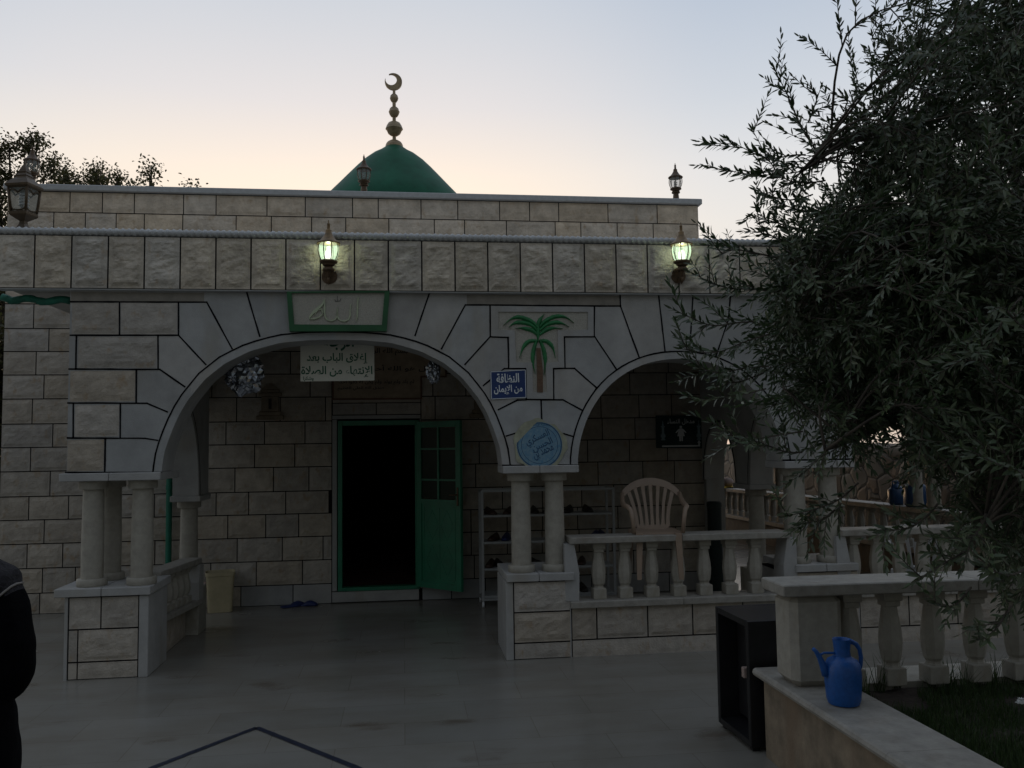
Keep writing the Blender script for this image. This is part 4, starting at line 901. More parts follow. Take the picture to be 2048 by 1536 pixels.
# ================================================================== BLACK CABINET
bx0, by0 = G(1503, 1506); bx1, by1 = G(1437, 1452)
cb = empty('black_cabinet', (bx0, by0, 0), 'old black open fronted cabinet standing against the garden wall end', 'cabinet', rz=math.atan2(by1-by0, bx1-bx0)-math.pi/2)
L_ = math.hypot(bx1-bx0, by1-by0); HB = W(1486, 1243, by0)[1]; t_ = .035; wd_ = .40
mb = MB(); mb.box(0, wd_, 0, t_, .025, HB, .004); mb.box(0, wd_, L_-t_, L_, .025, HB, .004); mb.box(.001, wd_, t_, L_-t_, HB-t_, HB-.001); mb.box(.001, wd_, t_, L_-t_, .026, .026+t_); mb.box(wd_-.02, wd_-.002, t_, L_-t_, .026+t_, HB-t_); mb.build('case', 'black', cb)
mb = MB(); mb.box(.12, .135, t_+.01, L_-t_-.01, .09, HB-.06); mb.build('inner_board', 'black', cb)
mb = MB(); mb.box(-.012, .02, .04, .075, HB*.55, HB*.63, .003); mb.build('latch', 'rag', cb)
mb = MB(); [mb.box(a, a+.04, b, b+.04, 0, .026) for a in (.02, wd_-.06) for b in (.02, L_-.06)]; mb.build('feet', 'black', cb)
# ================================================================== LANTERNS
def round_lantern(root, lit, z0=0.0, s_=1.0, yoff=0.0):
    """globe lantern, z0 = bottom of the cup; dimensions in metres times s_"""
    q = lambda l: [(r_*s_, z0+z*s_) for r_, z in l]
    mb = MB(); mb.lathe(q([(.028, -.005), (.046, .0), (.05, .012), (.07, .022), (.072, .034), (.06, .042)]), 20, (0, yoff, 0)); mb.build('cup', 'bronze', root, True, angle=40)
    gp_ = [(.060, .042), (.074, .075), (.082, .115), (.080, .150), (.070, .178)]
    mb = MB(); mb.lathe(q(gp_), 24, (0, yoff, 0), cap=False); mb.build('globe', 'litglass' if lit else 'glass', root, True)
    mb = MB()
    for i in range(8):
        a = 2*math.pi*(i+.5)/8; mb.tube([((r_+.001)*s_*math.cos(a), yoff+(r_+.001)*s_*math.sin(a), z0+z*s_) for r_, z in gp_], .0042*s_, 5)
    mb.build('ribs', 'bronze', root)
    mb = MB(); mb.lathe(q([(.092, .172), (.094, .180), (.084, .190), (.062, .205), (.046, .225), (.033, .248), (.026, .262), (.024, .285), (.013, .292), (.011, .33), (.014, .335), (.006, .345), (.004, .365)]), 20, (0, yoff, 0)); mb.build('roof', 'gold' if lit else 'bronze', root, True, angle=40)
    mb = MB()
    if lit: mb.lathe(q([(.012, .045), (.026, .06), (.03, .085), (.026, .11), (.010, .122)]), 14, (0, yoff, 0)); mb.build('bulb', 'bulb', root, True)
    else:
        mb.tube([((.018*math.cos(t))*s_, yoff+.018*s_*math.sin(t), z0+(.06+.012*t/3)*s_) for t in [i*.5 for i in range(36)]], .006*s_, 6); mb.build('bulb', 'deadbulb', root, True)
wl0 = None
for i, (px, lb) in enumerate(((657, 'lit wall lantern over the keystone panel on the porch fascia'), (1364, 'lit wall lantern beside the olive branches on the porch fascia'))):
    yw = D-.075; yo = -.10
    x, z = W(px, 531, yw+yo)
    if wl0 is None:
        t = empty('wall_lantern', (x, yw, z), lb, 'lantern', 'lit wall lanterns on the fascia'); wl0 = t
        round_lantern(t, True, 0, 1.0, yo)
        mb = MB(); mb.prism([(.062*math.cos(a)*1.0, -.075+(.075 if math.sin(a) > 0 else .055)*math.sin(a)) for a in [2*math.pi*k/24 for k in range(24)]], -.005, .022); mb.build('back_plate', 'bronze', t)
        mb = MB(); mb.tube([(0, -.005, -.09), (0, -.05, -.12), (0, -.09, -.09), (0, yo, -.04), (0, yo, -.005)], [.012, .013, .013, .016, .024], 10); mb.lathe([(.045, -.045), (.05, -.035), (.03, -.006)], 16, (0, yo, 0))
        mb.tube([(0, -.09, -.09), (0, -.1, -.11), (0, -.09, -.135), (0, -.075, -.15)], [.009, .009, .008, .003], 8); mb.build('bracket', 'bronze', t, True)
        pl_ = bpy.data.lights.new('lantern_light', 'POINT'); pl_.energy = .7; pl_.color = (.86, 1, .66); pl_.shadow_soft_size = .012
        po = bpy.data.objects.new('lantern_light', pl_); COL.objects.link(po); po.parent = t; po.location = (0, yo, .146)
    else:
        t = copy_tree(wl0); t.location = (x, yw, z); t['label'] = lb
pl0 = None
for px, py, lb in ((728, 385, 'unlit globe lantern on the parapet in front of the dome'), (1352, 396, 'unlit globe lantern near the end of the parapet, against the sky'), (63, 374, 'unlit globe lantern at the left end of the parapet behind the square lantern')):
    yp_ = YB+.14; x, _z = W(px, py, yp_); zb_ = ZTOP+.068
    if pl0 is None:
        t = empty('post_lantern', (x, yp_, zb_), lb, 'lantern', 'unlit lanterns on the parapet'); pl0 = t
        mb = MB(); mb.lathe([(.065, 0), (.065, .02), (.04, .03), (.034, .1), (.028, .125)], 16); mb.lathe([(.05, .118), (.052, .13), (.03, .14)], 16); mb.build('post', 'bronze', t, True, angle=40)
        round_lantern(t, False, .142, .96)
    else: t = copy_tree(pl0); t.location = (x, yp_, zb_); t['label'] = lb
# square lantern on the left end of the fascia
yq = D+.1; x, _z = W(47, 448, yq); zq = 3.447; sq = yq/F*.92
t = empty('square_lantern', (x, yq, zq), 'large square brass lantern on a flared foot at the left end of the fascia', 'lantern', rz=R(-14))
hq = lambda v: max(0, (1378-v)/8.083*sq*1.0)
o4 = math.pi/4; r4 = lambda w_: w_/8.083*sq*math.sqrt(2)*.75
mb = MB(); mb.lathe([(r4(205), 0), (r4(205), hq(1340)), (r4(160), hq(1300)), (r4(95), hq(1240)), (r4(62), hq(1180)), (r4(58), hq(1140))], 4, rot=o4); mb.build('foot', 'bronze2', t)
mb = MB(); mb.lathe([(r4(58), hq(1140)), (r4(190), hq(1060)), (r4(205), hq(1040)), (r4(205), hq(1000)), (r4(185), hq(985))], 4, rot=o4); mb.build('tray', 'bronze2', t)
mb = MB()
for i in range(4):
    a = o4+i*math.pi/2; mb.tube([(r4(180)*math.cos(a), r4(180)*math.sin(a), hq(985)), (r4(225)*math.cos(a), r4(225)*math.sin(a), hq(600))], .011, 6)
    M4 = Matrix.Rotation(i*math.pi/2, 3, 'Z'); yo_ = -(200/8.083*sq)*.75
    for sx in (-1, 1):
        pts = [(0, hq(690)), (sx*.02, hq(650)), (sx*.05, hq(625)), (sx*.072, hq(650)), (sx*.076, hq(720)), (sx*.072, hq(820)), (sx*.066, hq(900)), (sx*.045, hq(960)), (0, hq(975))]
        mb.tube([M4 @ Vector((p[0], yo_-(p[1]-hq(800))*.1, p[1])) for p in pts], .006, 5)
mb.build('cage', 'bronze2', t, True)
mb = MB(); mb.lathe([(r4(175), hq(985)), (r4(215), hq(600))], 4, rot=o4, cap=False); mb.build('panes', 'glass', t)
mb = MB(); mb.lathe([(r4(225), hq(600)), (r4(270), hq(570)), (r4(275), hq(535)), (r4(200), hq(460)), (r4(135), hq(410)), (r4(120), hq(385)), (r4(130), hq(370)), (r4(85), hq(320)), (r4(95), hq(305)), (r4(60), hq(230)), (r4(25), hq(170)), (r4(12), hq(120)), (r4(3), hq(85))], 4, rot=o4); mb.build('roof', 'bronze2', t)
mb = MB(); mb.tube([(.03*math.cos(a), .03*math.sin(a), hq(900)+.0042*a) for a in [i*.45 for i in range(60)]], .009, 6); mb.build('bulb', 'deadbulb', t, True)
# ================================================================== SIGNS
def sheet(name, quad, y, label, cat, m_, th=.003, border=None, bend=0.0):
    P = [W(*p, y) for p in quad]; cx = sum(p[0] for p in P)/4; cz = sum(p[1] for p in P)/4
    t = empty(name, (cx, y, cz), label, cat); mb = MB()
    mb.prism([(p[0]-cx, p[1]-cz) for p in reversed(P)], -th, 0); mb.build('panel', m_, t); return t, cx, cz
yP = D+TH+.07
t, cx, cz = sheet('paper_notice', ((601, 655), (748, 655), (749, 761), (601, 763)), yP, 'white hanging notice with green Arabic writing under the first arch', 'notice', 'paper')
for txt, px, py, wd, h in (('الرجاء', 676, 684, 62, 36), ('إغلاق الباب بعد', 675, 717, 119, 22), ('الإنتهاء من الصلاة', 674, 743.5, 138, 23), ('وشكراً', 617, 757.5, 20, 9)):
    x, z = W(px, py, yP); letters('lettering', txt.replace('ً', ''), 'ink', t, x-cx, -.0035, z-cz, width=wd*yP/F, height=h*yP/F, bold=.022, ext=.0008)
mb = MB()
for px in (610, 740):
    x, z = W(px, 655, yP); mb.tube([(x-cx, 0, z-cz), (x-cx, 0, 2.995-cz)], .002, 5)
mb.build('cord', 'inkb', t)
t, cx, cz = sheet('blue_sign', ((980.5, 743), (1051.5, 739), (1053, 795.5), (982, 799)), D-.006, 'small blue sign with white Arabic writing beside the palm panel', 'sign', 'signb')
for txt, px, py, wd, h in (('النظافة', 1015.5, 756, 46, 19), ('من الإيمان', 1016.5, 779.5, 58, 20)):
    x, z = W(px, py, D-.01); letters('lettering', txt, 'signw', t, x-cx, -.0035, z-cz, width=wd*D/F, height=h*D/F, bold=.022, ext=.0008, rot=.03)
Q = [(W(*p, D-.006)[0]-cx, W(*p, D-.006)[1]-cz) for p in ((980.5, 743), (1051.5, 739), (1053, 795.5), (982, 799))]
mb = MB()
for a, b in zip(Q, Q[1:]+Q[:1]):
    a, b = Vector(a)*.97, Vector(b)*.97; d = (b-a).normalized(); n_ = Vector((-d.y, d.x))*.0025; mb.prism([(a.x+n_.x, a.y+n_.y), (a.x-n_.x, a.y-n_.y), (b.x-n_.x, b.y-n_.y), (b.x+n_.x, b.y+n_.y)], -.0045, -.0031)
mb.build('border', 'signw', t)
t, cx, cz = sheet('entrance_sign', ((1311, 831), (1410, 831), (1411, 897), (1312, 896)), YB-.03, 'dark green sign with a white woman figure and arrow on the porch wall', 'sign', 'signg', th=.012)
x, z = W(1361, 843.5, YB-.03); letters('lettering', 'مدخل النساء', 'signw', t, x-cx, -.0125, z-cz, width=58*YB/F, height=13*YB/F, bold=.02, ext=.001)
mb = MB(); s_ = YB/F; yq0, yq1 = -.0145, -.0119
mb.prism([(.010*math.cos(a)*1.6, .058+.016*math.sin(a)) for a in [-2*math.pi*k/14 for k in range(14)]], yq0, yq1)
mb.prism([(p[0]*s_, p[1]*s_) for p in ((-2.5, 7), (-6, 5), (-11.5, -1), (-10.5, -2.5), (-5.5, 1), (-8, -9), (-4, -9), (-3.5, -19), (-.8, -19), (-.3, -9), (.3, -9), (.8, -19), (3.5, -19), (4, -9), (8, -9), (5.5, 1), (10.5, -2.5), (11.5, -1), (6, 5), (2.5, 7))], yq0, yq1); mb.build('woman_figure', 'signw', t)
mb = MB(); mb.prism([(p[0]*s_, p[1]*s_) for p in ((-41, -27.5), (36, -27.5), (36, -23), (34, -23), (38, -17), (42, -23), (40, -23), (40, -23.6), (40, -30.5), (-41, -30.5))][::1], yq0, yq1); mb.build('arrow', 'signw', t)
for sx in (-38, 38):
    mb = MB()
    for (w0, z0, z1) in ((4.5, -17, -14.5), (3, -14.5, -11), (5, -11, -5), (3, -5, -2.5), (2.5, -2.5, 10), (4.2, 10, 12.5), (1.8, 12.5, 17), (1, 17, 23)): mb.box((sx-w0)*s_, (sx+w0)*s_, -.0143, -.0119, z0*s_, z1*s_-.0003)
    mb.build('lantern_motif', 'stickl', t)
# round sticker
yS = D-.006; xS, zS = W(1079, 890, yS); pxm = yS/F
t = empty('round_sticker', (xS, yS, zS), 'round blue calligraphy sticker under yellowed film on the centre pier', 'sticker')
mb = MB(); mb.prism([((56+4*math.sin(5*a+1)+(4 if -1.2 < a < 0 else 0))*math.cos(a)*pxm*.96, (54+4*math.sin(4*a)+3*math.sin(9*a))*math.sin(a)*pxm*.96) for a in [-2*math.pi*k/48+math.pi for k in range(48)]], -.0012, .001); mb.build('film', 'tape', t)
def disc_pts(r_): return [(r_*pxm*math.cos(a), r_*pxm*math.sin(a)) for a in [-2*math.pi*k/56 for k in range(56)]]
def cut(p): # torn upper-left edge
    x_, z_ = p[0]/pxm, p[1]/pxm; d = (-x_+z_)/1.414
    if d > 36: x_ += (d-36)/1.414; z_ -= (d-36)/1.414
    return (x_*pxm, z_*pxm)
mb = MB(); mb.prism([cut(p) for p in disc_pts(46.5)], -.0024, -.0013); mb.build('disc', 'stick', t)
mb = MB(); n_ = 56
for r0_, r1_ in ((45.6, 43.6), (37.5, 36.6)):
    a = mb.vs([(*((c_ := cut(p))[0],), -.0028, c_[1]) for p in disc_pts(r0_)]); b = mb.vs([(*((c_ := cut(p))[0],), -.0028, c_[1]) for p in disc_pts(r1_)])
    for i in range(n_): j = (i+1) % n_; mb.face((a+i, a+j, b+j, b+i))
mb.build('rim_lines', 'stickd', t)
for k_ in range(16):
    a = math.pi*(1.05+.9*k_/15); mb = None
    letters('rim_motif', 'ه', 'stickl', t, 41*pxm*math.cos(a), -.0024, 41*pxm*math.sin(a), height=5*pxm, bold=.0, ext=.0006)
letters('rim_lettering', 'مؤسسة الإمام'.replace('ؤ', 'و'), 'stickd', t, 5*pxm, -.0024, 40.3*pxm, width=34*pxm, height=5.5*pxm, bold=.01, ext=.0006)
for txt, dx_, dz_, wd, h in (('العسكري', -3, 13, 52, 21), ('الحسن', 6, 0, 44, 18), ('محمد بن', 8, -15, 44, 19)):
    letters('calligraphy', txt, 'stickd', t, dx_*pxm, -.0024, dz_*pxm, width=wd*pxm, height=h*pxm, bold=.012, ext=.0006, rot=.42)
# ================================================================== FOIL ORNAMENTS
def foil(px, py, rx, rz_, y, label, seed):
    p = P3(px, py, y); t = empty('foil_ornament', p, label, 'ornament', 'crumpled foil ornaments hanging in the first arch'); random.seed(seed)
    bm = bmesh.new(); bmesh.ops.create_icosphere(bm, subdivisions=4, radius=1); mb = MB()
    for v in bm.verts:
        n_ = v.co.normalized(); q = 1+.22*noise.noise(n_*2.2+Vector((seed, 0, 0)))+.16*noise.cell(n_*4+Vector((seed, 0, 0)))*.6+.16*abs(noise.noise(n_*6))+.07*noise.noise(n_*14)
        v.co = Vector((n_.x*rx*q, n_.y*rx*.6*q, n_.z*rz_*q))
    mb.vs([v.co for v in bm.verts]); [mb.face([v.index for v in f.verts]) for f in bm.faces]; bm.free()
    for i in range(40):   # crinkled flaps
        a = random.uniform(0, 6.28); e = random.uniform(-1.2, 1.2); d = Vector((math.cos(a)*math.cos(e)*rx, math.sin(a)*math.cos(e)*rx*.6, math.sin(e)*rz_)); u = Vector((random.uniform(-1, 1), random.uniform(-1, 1), random.uniform(-1, 1))).normalized(); v = d.normalized().cross(u); s_ = random.uniform(.25, .5)*rx
        k = mb.vs([d*.8, d*1.0+u*s_*.6, d*1.15+v*s_*.3, d*.95-u*s_*.4+v*s_*.2]); mb.face((k, k+1, k+2)); mb.face((k, k+2, k+3))
    mb.build('foil', 'foil', t)
    mb = MB(); mb.tube([(0, 0, rz_*.8), (0, 0, 2.99-p.z)], .0018, 5); mb.build('string', 'inkb', t)
foil(489, 748, .145, .165, D+TH+.05, 'large crumpled silver foil ornament to the left of the hanging notice', 3); foil(867, 743, .058, .09, D+TH+.05, 'small silver foil ornament to the right of the hanging notice', 11)
# ================================================================== TUBE, PIPES
mb = MB(); pts = []
for i in range(15):
    px = 4+138*i/14; p = P3(px, 594+3*math.sin(i*.9)+(4 if i > 1 else 0)+px*.03, D+.12); pts.append(p)
a = pts[0]; mb.tube([p-a for p in pts], [.03+.006*noise.noise((i*.8, 1, 2)) for i in range(15)], 10)
o = mb.build('rolled_green_sheet', 'tube', None, True); o.location = a; tag(o, 'rolled green plastic sheet tied under the left end of the fascia', 'sheet')
p0 = P3(339, 950, YB-.1); p1 = P3(341, 1065, YB-.1); mb = MB(); mb.tube([(0, 0, 0), (0, 0, 1.6)], .032, 12)
for z in (.3, 1.3): mb.lathe([(.038, z), (.038, z+.05)], 12)
o = mb.build('drainpipe', 'pipe', None, True, angle=40); o.location = (p0.x, YB-.1, 0); tag(o, 'teal drainpipe on the hall wall seen through the left side of the porch', 'pipe')
x, z = W(1428, 1003, 9.6); mb = MB(); mb.lathe([(.078, 0), (.08, .01), (.08, z-.06), (.085, z-.058), (.085, z-.01), (.07, z)], 18); o = mb.build('green_post', 'greenpipe', None, True, angle=40); o.location = (3.5+.17, 9.6, 0); o.location.x = x; tag(o, 'dark green capped tube standing at the end of the porch wall', 'tube')
# ================================================================== BIN, SLIPPERS, RACK, SHOES
x, y = G(436, 1226); s_ = y/F; b = empty('waste_bin', (x, y+.1, 0), 'cream plastic bin in the porch corner by the side balustrade', 'bin', rz=R(12))
mb = MB(); h = 76*s_; ids = []
def rsq(hw, z, k=.25): return [(hw*(math.copysign(abs(math.cos(a))**k, math.cos(a))), hw*.8*(math.copysign(abs(math.sin(a))**k, math.sin(a))), z) for a in [2*math.pi*i/40 for i in range(40)]]
for hw, z in ((.12, 0), (.125, .004), (.145, h*.9), (.153, h*.91), (.153, h), (.147, h), (.14, h*.9), (.118, .02)): ids.append(mb.vs(rsq(hw, z)))
for a, c_ in zip(ids, ids[1:]):
    for i in range(40): j = (i+1) % 40; mb.face((a+i, a+j, c_+j, c_+i))
mb.face([ids[0]+i for i in range(39, -1, -1)]); mb.mi = 1; mb.face([ids[-1]+i for i in range(40)]); mb.build('bucket', ['cream', 'dark'], b, True, angle=35)
mb = MB(); mb.tube([(-.17, .02, 0), (-.175, .03, .1), (-.165, .03, .22), (-.15, .05, .31)], [.03, .026, .03, .02], 8); mb.build('rag', 'rag', b, True)
def shoe(name, loc, rz, m_, label, group, L=.26, flat=False):
    mb = MB(); ids = []; n_ = 12
    for i in range(n_+1):
        t = i/n_; wd = L*.19*(.75+.35*math.sin(math.pi*min(1, t*.9+.1)))*(1 if .06 < t < .94 else .6); hh = (.028+.05*(1-t) if not flat else .02+.035*(t > .45)*math.sin(math.pi*max(0, (t-.4)/.6)))
        if t > .55 and not flat: hh = .05*(1-(t-.55)*1.3)+.012
        ids.append(mb.vs([(t*L-L/2, wd*math.cos(a), max(0, hh*math.sin(a)) if math.sin(a) > 0 else 0.0) for a in [2*math.pi*k/12 for k in range(12)]]))
    for a, b in zip(ids, ids[1:]):
        for k in range(12): j = (k+1) % 12; mb.face((a+k, b+k, b+j, a+j))
    mb.face([ids[0]+i for i in range(12)]); mb.face([ids[-1]+i for i in range(11, -1, -1)])
    o = mb.build(name, m_, None, True); o.location = loc; o.rotation_euler = (0, 0, rz); tag(o, label, 'shoe', group); return o
for px, py, rz, lb in ((586, 1213, R(28), 'navy rubber slipper lying left of its pair by the porch wall'), (611, 1211, R(-12), 'navy rubber slipper lying right of its pair by the porch wall')):
    x, y = G(px, py); shoe('slipper', (x, y, .002), rz, 'slip', lb, 'pair of navy slippers', .27, True)
ry0, ry1 = 9.30, 9.62
xl, zt_ = W(964, 980, ry0); xr_, _ = W(1226, 978, ry0); zbt = .10
rk = empty('shoe_rack', ((xl+xr_)/2, (ry0+ry1)/2, 0), 'white metal shoe rack on castors against the porch wall', 'rack'); cxr, cyr = (xl+xr_)/2, (ry0+ry1)/2
hw, hd_ = (xr_-xl)/2, (ry1-ry0)/2
shelf_z = [W(1090, p, ry0)[1] for p in (1030, 1083, 1136, 1190)]
mb = MB()
for sx in (-1, 1):
    for sy in (-1, 1): mb.box(sx*hw-.0125, sx*hw+.0125, sy*hd_-.0125, sy*hd_+.0125, .07, zt_)
for sy in (-1, 1):
    mb.box(-hw+.0125, hw-.0125, sy*hd_-.012, sy*hd_+.012, zt_-.024, zt_-.001); mb.box(-hw+.0125, hw-.0125, sy*hd_-.012, sy*hd_+.012, .075, .099)
for sx in (-1, 1): mb.box(sx*hw-.012, sx*hw+.012, -hd_+.0125, hd_-.0125, zt_-.024, zt_-.001); mb.box(sx*hw-.012, sx*hw+.012, -hd_+.0125, hd_-.0125, .075, .099)
mb.build('frame', 'white', rk)
for z in shelf_z: mb = MB(); mb.box(-hw+.013, hw-.013, -hd_, hd_, z-.012, z+.012, .003); mb.build('shelf', 'white', rk)
for sx in (-1, 1):
    for sy in (-1, 1): mb = MB(); mb.lathe([(.01, -.012), (.03, -.011), (.03, .011), (.01, .012)], 14); mb.v = [(sx*hw+p[2], sy*hd_+p[0], .031+p[1]) for p in mb.v]; mb.tube([(sx*hw, sy*hd_, .06), (sx*hw, sy*hd_, .075)], .008, 8); mb.build('castor', 'wplast', rk, True)
SH_ = [(0, 1075, 'shoe', 'black'), (0, 1100, 'shoe', 'black'), (0, 1143, 'shoe', 'black'), (0, 1184, 'shoe', 'black'), (0, 1020, 'shoeb', 'brown'), (0, 985, 'shoeb', 'brown'), (1, 990, 'shoeb', 'brown'), (1, 1016, 'slip', 'navy'), (1, 1195, 'slip', 'navy'), (1, 1212, 'slip', 'navy'), (2, 983, 'shoeb', 'brown'), (2, 1002, 'shoe', 'black'), (2, 1078, 'shoe', 'black'), (2, 1168, 'shoeb', 'brown'), (3, 1170, 'shoe', 'black'), (3, 1205, 'shoe', 'black')]
SN = ['top', 'second', 'third', 'lowest']; cnt = {}
ORD = ['first', 'second', 'third', 'fourth']
tot = {}
for s__ in SH_: tot[(s__[0], s__[3])] = tot.get((s__[0], s__[3]), 0)+1
for (si, px, m_, cn) in sorted(SH_, key=lambda q: (q[0], q[3], q[1])):
    k_ = cnt.get((si, cn), 0); cnt[(si, cn)] = k_+1
    od = (ORD[k_]+' '+cn+' shoe from the left') if tot[(si, cn)] > 1 else 'only '+cn+' shoe'
    x, z = W(px, 1100, ry0); shoe('shoe', (x, cyr+random.uniform(-.03, .02), shelf_z[si]+.0125), R(-90+random.uniform(-25, 25)), m_, f'{od} on the {SN[si]} shelf of the white rack', 'shoes on the white rack', .25)
# ================================================================== CHAIRS
def plastic_chair(loc, rz, m_, label, group=None):
    """monobloc chair, seat top at z=.42, faces -y locally"""
    t = empty('plastic_chair', loc, label, 'chair', group, rz)
    mb = MB(); ids = []
    for j in range(9):
        v = j/8; y = -.22+.44*v; hw_ = .225-.03*v
        ids.append(mb.vs([(hw_*(2*i/8-1), y, .42-.012*(1-(2*i/8-1)**2)+.012*(1-v)*0-.025*max(0, .12-v)/.12) for i in range(9)]+[(hw_*(1-2*i/8), y, .395-.012*(1-(2*i/8-1)**2)-.025*max(0, .12-v)/.12) for i in range(9)]))
    for a, b in zip(ids, ids[1:]):
        for i in range(18): j = (i+1) % 18; mb.face((a+i, a+j, b+j, b+i))
    mb.face([ids[0]+i for i in range(17, -1, -1)]); mb.face([ids[-1]+i for i in range(18)]); mb.build('seat', m_, t, True, angle=40)
    # backrest: fan of slats between two stiles and a rounded top
    mb = MB(); yb_ = lambda z: .215+(z-.42)*.30
    def ribbon(pts, w_, th=.012):
        P = [Vector(p) for p in pts]; ii_ = []
        for i, p in enumerate(P):
            d = (P[min(i+1, len(P)-1)]-P[max(i-1, 0)]).normalized(); nq = Vector((0, -.96, .28)); q = d.cross(nq).normalized(); ww = w_[i] if hasattr(w_, '__len__') else w_
            ii_.append(mb.vs([p+q*ww-nq*th*.5, p+q*ww+nq*th*.5, p-q*ww+nq*th*.5, p-q*ww-nq*th*.5]))
        for a, b in zip(ii_, ii_[1:]):
            for i in range(4): j = (i+1) % 4; mb.face((a+i, b+i, b+j, a+j))
        mb.face([ii_[0]+i for i in range(4)]); mb.face([ii_[-1]+i for i in (3, 2, 1, 0)])
    ztop = lambda x: .85-.95*x*x-6*x**4
    # outer arch running down into the arms
    ribbon([(x, yb_(ztop(x))-.0*abs(x), ztop(x)) for x in [-.29+.58*i/28 for i in range(29)]], [.026+.012*math.cos(math.pi*(i/28-.5)) for i in range(29)], .022)
    ribbon([(-.16, .212, .43), (0, .212, .425), (.16, .212, .43)], .022)
    for sx in (-1, 1): ribbon([(sx*.155, yb_(.43), .43), (sx*.158, yb_(.5), .5), (sx*.175, yb_(.6), .6), (sx*.205, yb_(.70), .70), (sx*.225, yb_(.76), .76)], [.02, .018, .017, .018, .02])
    for k_ in range(5):
        u = (k_-2)/2; ribbon([(u*.105, yb_(.43), .43), (u*.11, yb_(.52), .52), (u*.125, yb_(.65), .65), (u*.15, yb_(.76), .76), (u*.158, yb_(.8), ztop(u*.16)-.02)], [.019, .015, .0145, .017, .02])
    mb.build('backrest', m_, t)
    for sx in (-1, 1):
        mb = MB(); mb.tube([(sx*.292, yb_(.74), .745), (sx*.30, .22, .685), (sx*.302, .12, .652), (sx*.298, -.02, .645), (sx*.285, -.15, .645), (sx*.262, -.20, .62), (sx*.245, -.205, .52), (sx*.235, -.20, .41)], [.02, .024, .026, .026, .025, .022, .02, .02], 8); mb.build('armrest', m_, t, True)
        for sy in (-1, 1):
            x0, y0 = sx*(.185 if sy < 0 else .215), (-.205 if sy < 0 else .2); x1, y1 = sx*(.20 if sy < 0 else .25), (-.25 if sy < 0 else .29)
            mb = MB(); a = [mb.vs([(x0+(x1-x0)*f+dx_*(1-.35*f), y0+(y1-y0)*f+dy_*(1-.35*f), .41*(1-f)) for dx_, dy_ in ((-.032, -.026), (.032, -.026), (.032, .026), (-.032, .026))]) for f in (0, .33, .66, 1)]
            for p, q in zip(a, a[1:]):
                for i in range(4): j = (i+1) % 4; mb.face((p+i, q+i, q+j, p+j))
            mb.face([a[0]+i for i in range(4)]); mb.face([a[-1]+i for i in (3, 2, 1, 0)]); mb.build('leg', m_, t)
    return t
cxh = W(1318, 1060, D+.1)[0]
_c = plastic_chair((cxh, D+.20, zr-.365), R(-9), 'plast', 'beige plastic armchair hung astride the porch balustrade'); _c.scale = (.87, .90, .92)
xw, yw_ = W(1840, 1120, 8.4)[0], 8.4
plastic_chair((xw, yw_, 0), R(140), 'wplast', 'white plastic armchair behind the right hand balustrade')
# ================================================================== RIGHT BACKGROUND SMALL THINGS
def can(px, py, y, label, s_=1.0):
    x, z = W(px, py, y); t = empty('water_can', (x, y, z), label, 'water can', 'blue water cans on the far rail'); mb = MB()
    mb.box(-.12*s_, .12*s_, -.09*s_, .09*s_, 0, .27*s_, .03); mb.lathe([(.09*s_, .27*s_), (.05*s_, .32*s_), (.03*s_, .33*s_), (.03*s_, .37*s_)], 16); mb.build('can_body', 'bluej', t, True, angle=50)
    mb = MB(); mb.tube([(-.07*s_, 0, .28*s_), (-.06*s_, 0, .36*s_), (.02*s_, 0, .37*s_), (.06*s_, 0, .30*s_)], .012, 8); mb.build('handle', 'bluej', t, True)
can(1716, 1006, 10.2, 'blue water can on the far rail, left of the two', .8); can(1759, 1012, 9.8, 'blue water can on the far rail, right of the two')
for o_ in [o for o in bpy.data.objects if o.name.startswith('water_can')]: o_.location.x = fx0; o_.location.z = .94-.012*(o_.location.y-8)
mb = MB(); ids = []
for i in range(11):
    ids.append(mb.vs([(-.17+.034*j, -.5+.1*i, .02*noise.noise((i*.7, j*.6, 1))+.018-(.1*max(0, abs(-.17+.034*j)-.13)/.04 if abs(-.17+.034*j) > .13 else 0)) for j in range(11)]))
for a, b in zip(ids, ids[1:]):
    for j in range(10): mb.face((a+j, a+j+1, b+j+1, b+j))
o = mb.build('yellow_cloth', 'yellow', None, True); yc_ = 16.2; o.location = (fx0, yc_, .94-.012*(yc_-8)+.01); tag(o, 'yellow cloth spread over the far end of the long balustrade', 'cloth')
mb = MB(); mb.rbox(-.1, .1, -.2, .2, 0, .16, .05); o = mb.build('grey_bundle', 'rag', None, True); o.location = (fx0, yc_-.2, .94-.012*(yc_-8)+.03); tag(o, 'small grey bundle lying on the yellow cloth', 'bundle')
# ================================================================== FLOOR TAPE
P = [G(300, 1538), G(513, 1456), G(735, 1545)]
tp_ = empty('floor_tape', (P[1][0], P[1][1], 0), 'navy adhesive tape forming a worn V on the paving', 'tape')
for (a, b) in ((P[0], P[1]), (P[1], P[2])):
    a, b = Vector(a), Vector(b); d = (b-a).normalized(); n_ = Vector((-d.y, d.x)); mb = MB(); L = (b-a).length; k = int(L/.02); rows = []
    for i in range(k+1):
        p = a.lerp(b, i/k)-Vector(P[1]); w1 = .02+.003*noise.noise((i*.3, 0, a.x)); w2 = .02+.003*noise.noise((i*.35, 5, a.x))
        if b is not None and a.x < b.x and P[1][0] == a.x and .52 < i/k < .62: w2 = -.004
        rows.append(mb.vs([(p.x+n_.x*w1, p.y+n_.y*w1, .004), (p.x-n_.x*w2, p.y-n_.y*w2, .004)]))
    for i, (r0_, r1_) in enumerate(zip(rows, rows[1:])):
        if i in (int(k*.78), int(k*.3)) and P[1][0] == a.x: continue
        mb.face((r0_+1, r1_+1, r1_, r0_))
    mb.build('tape_strip', 'floortape', tp_)
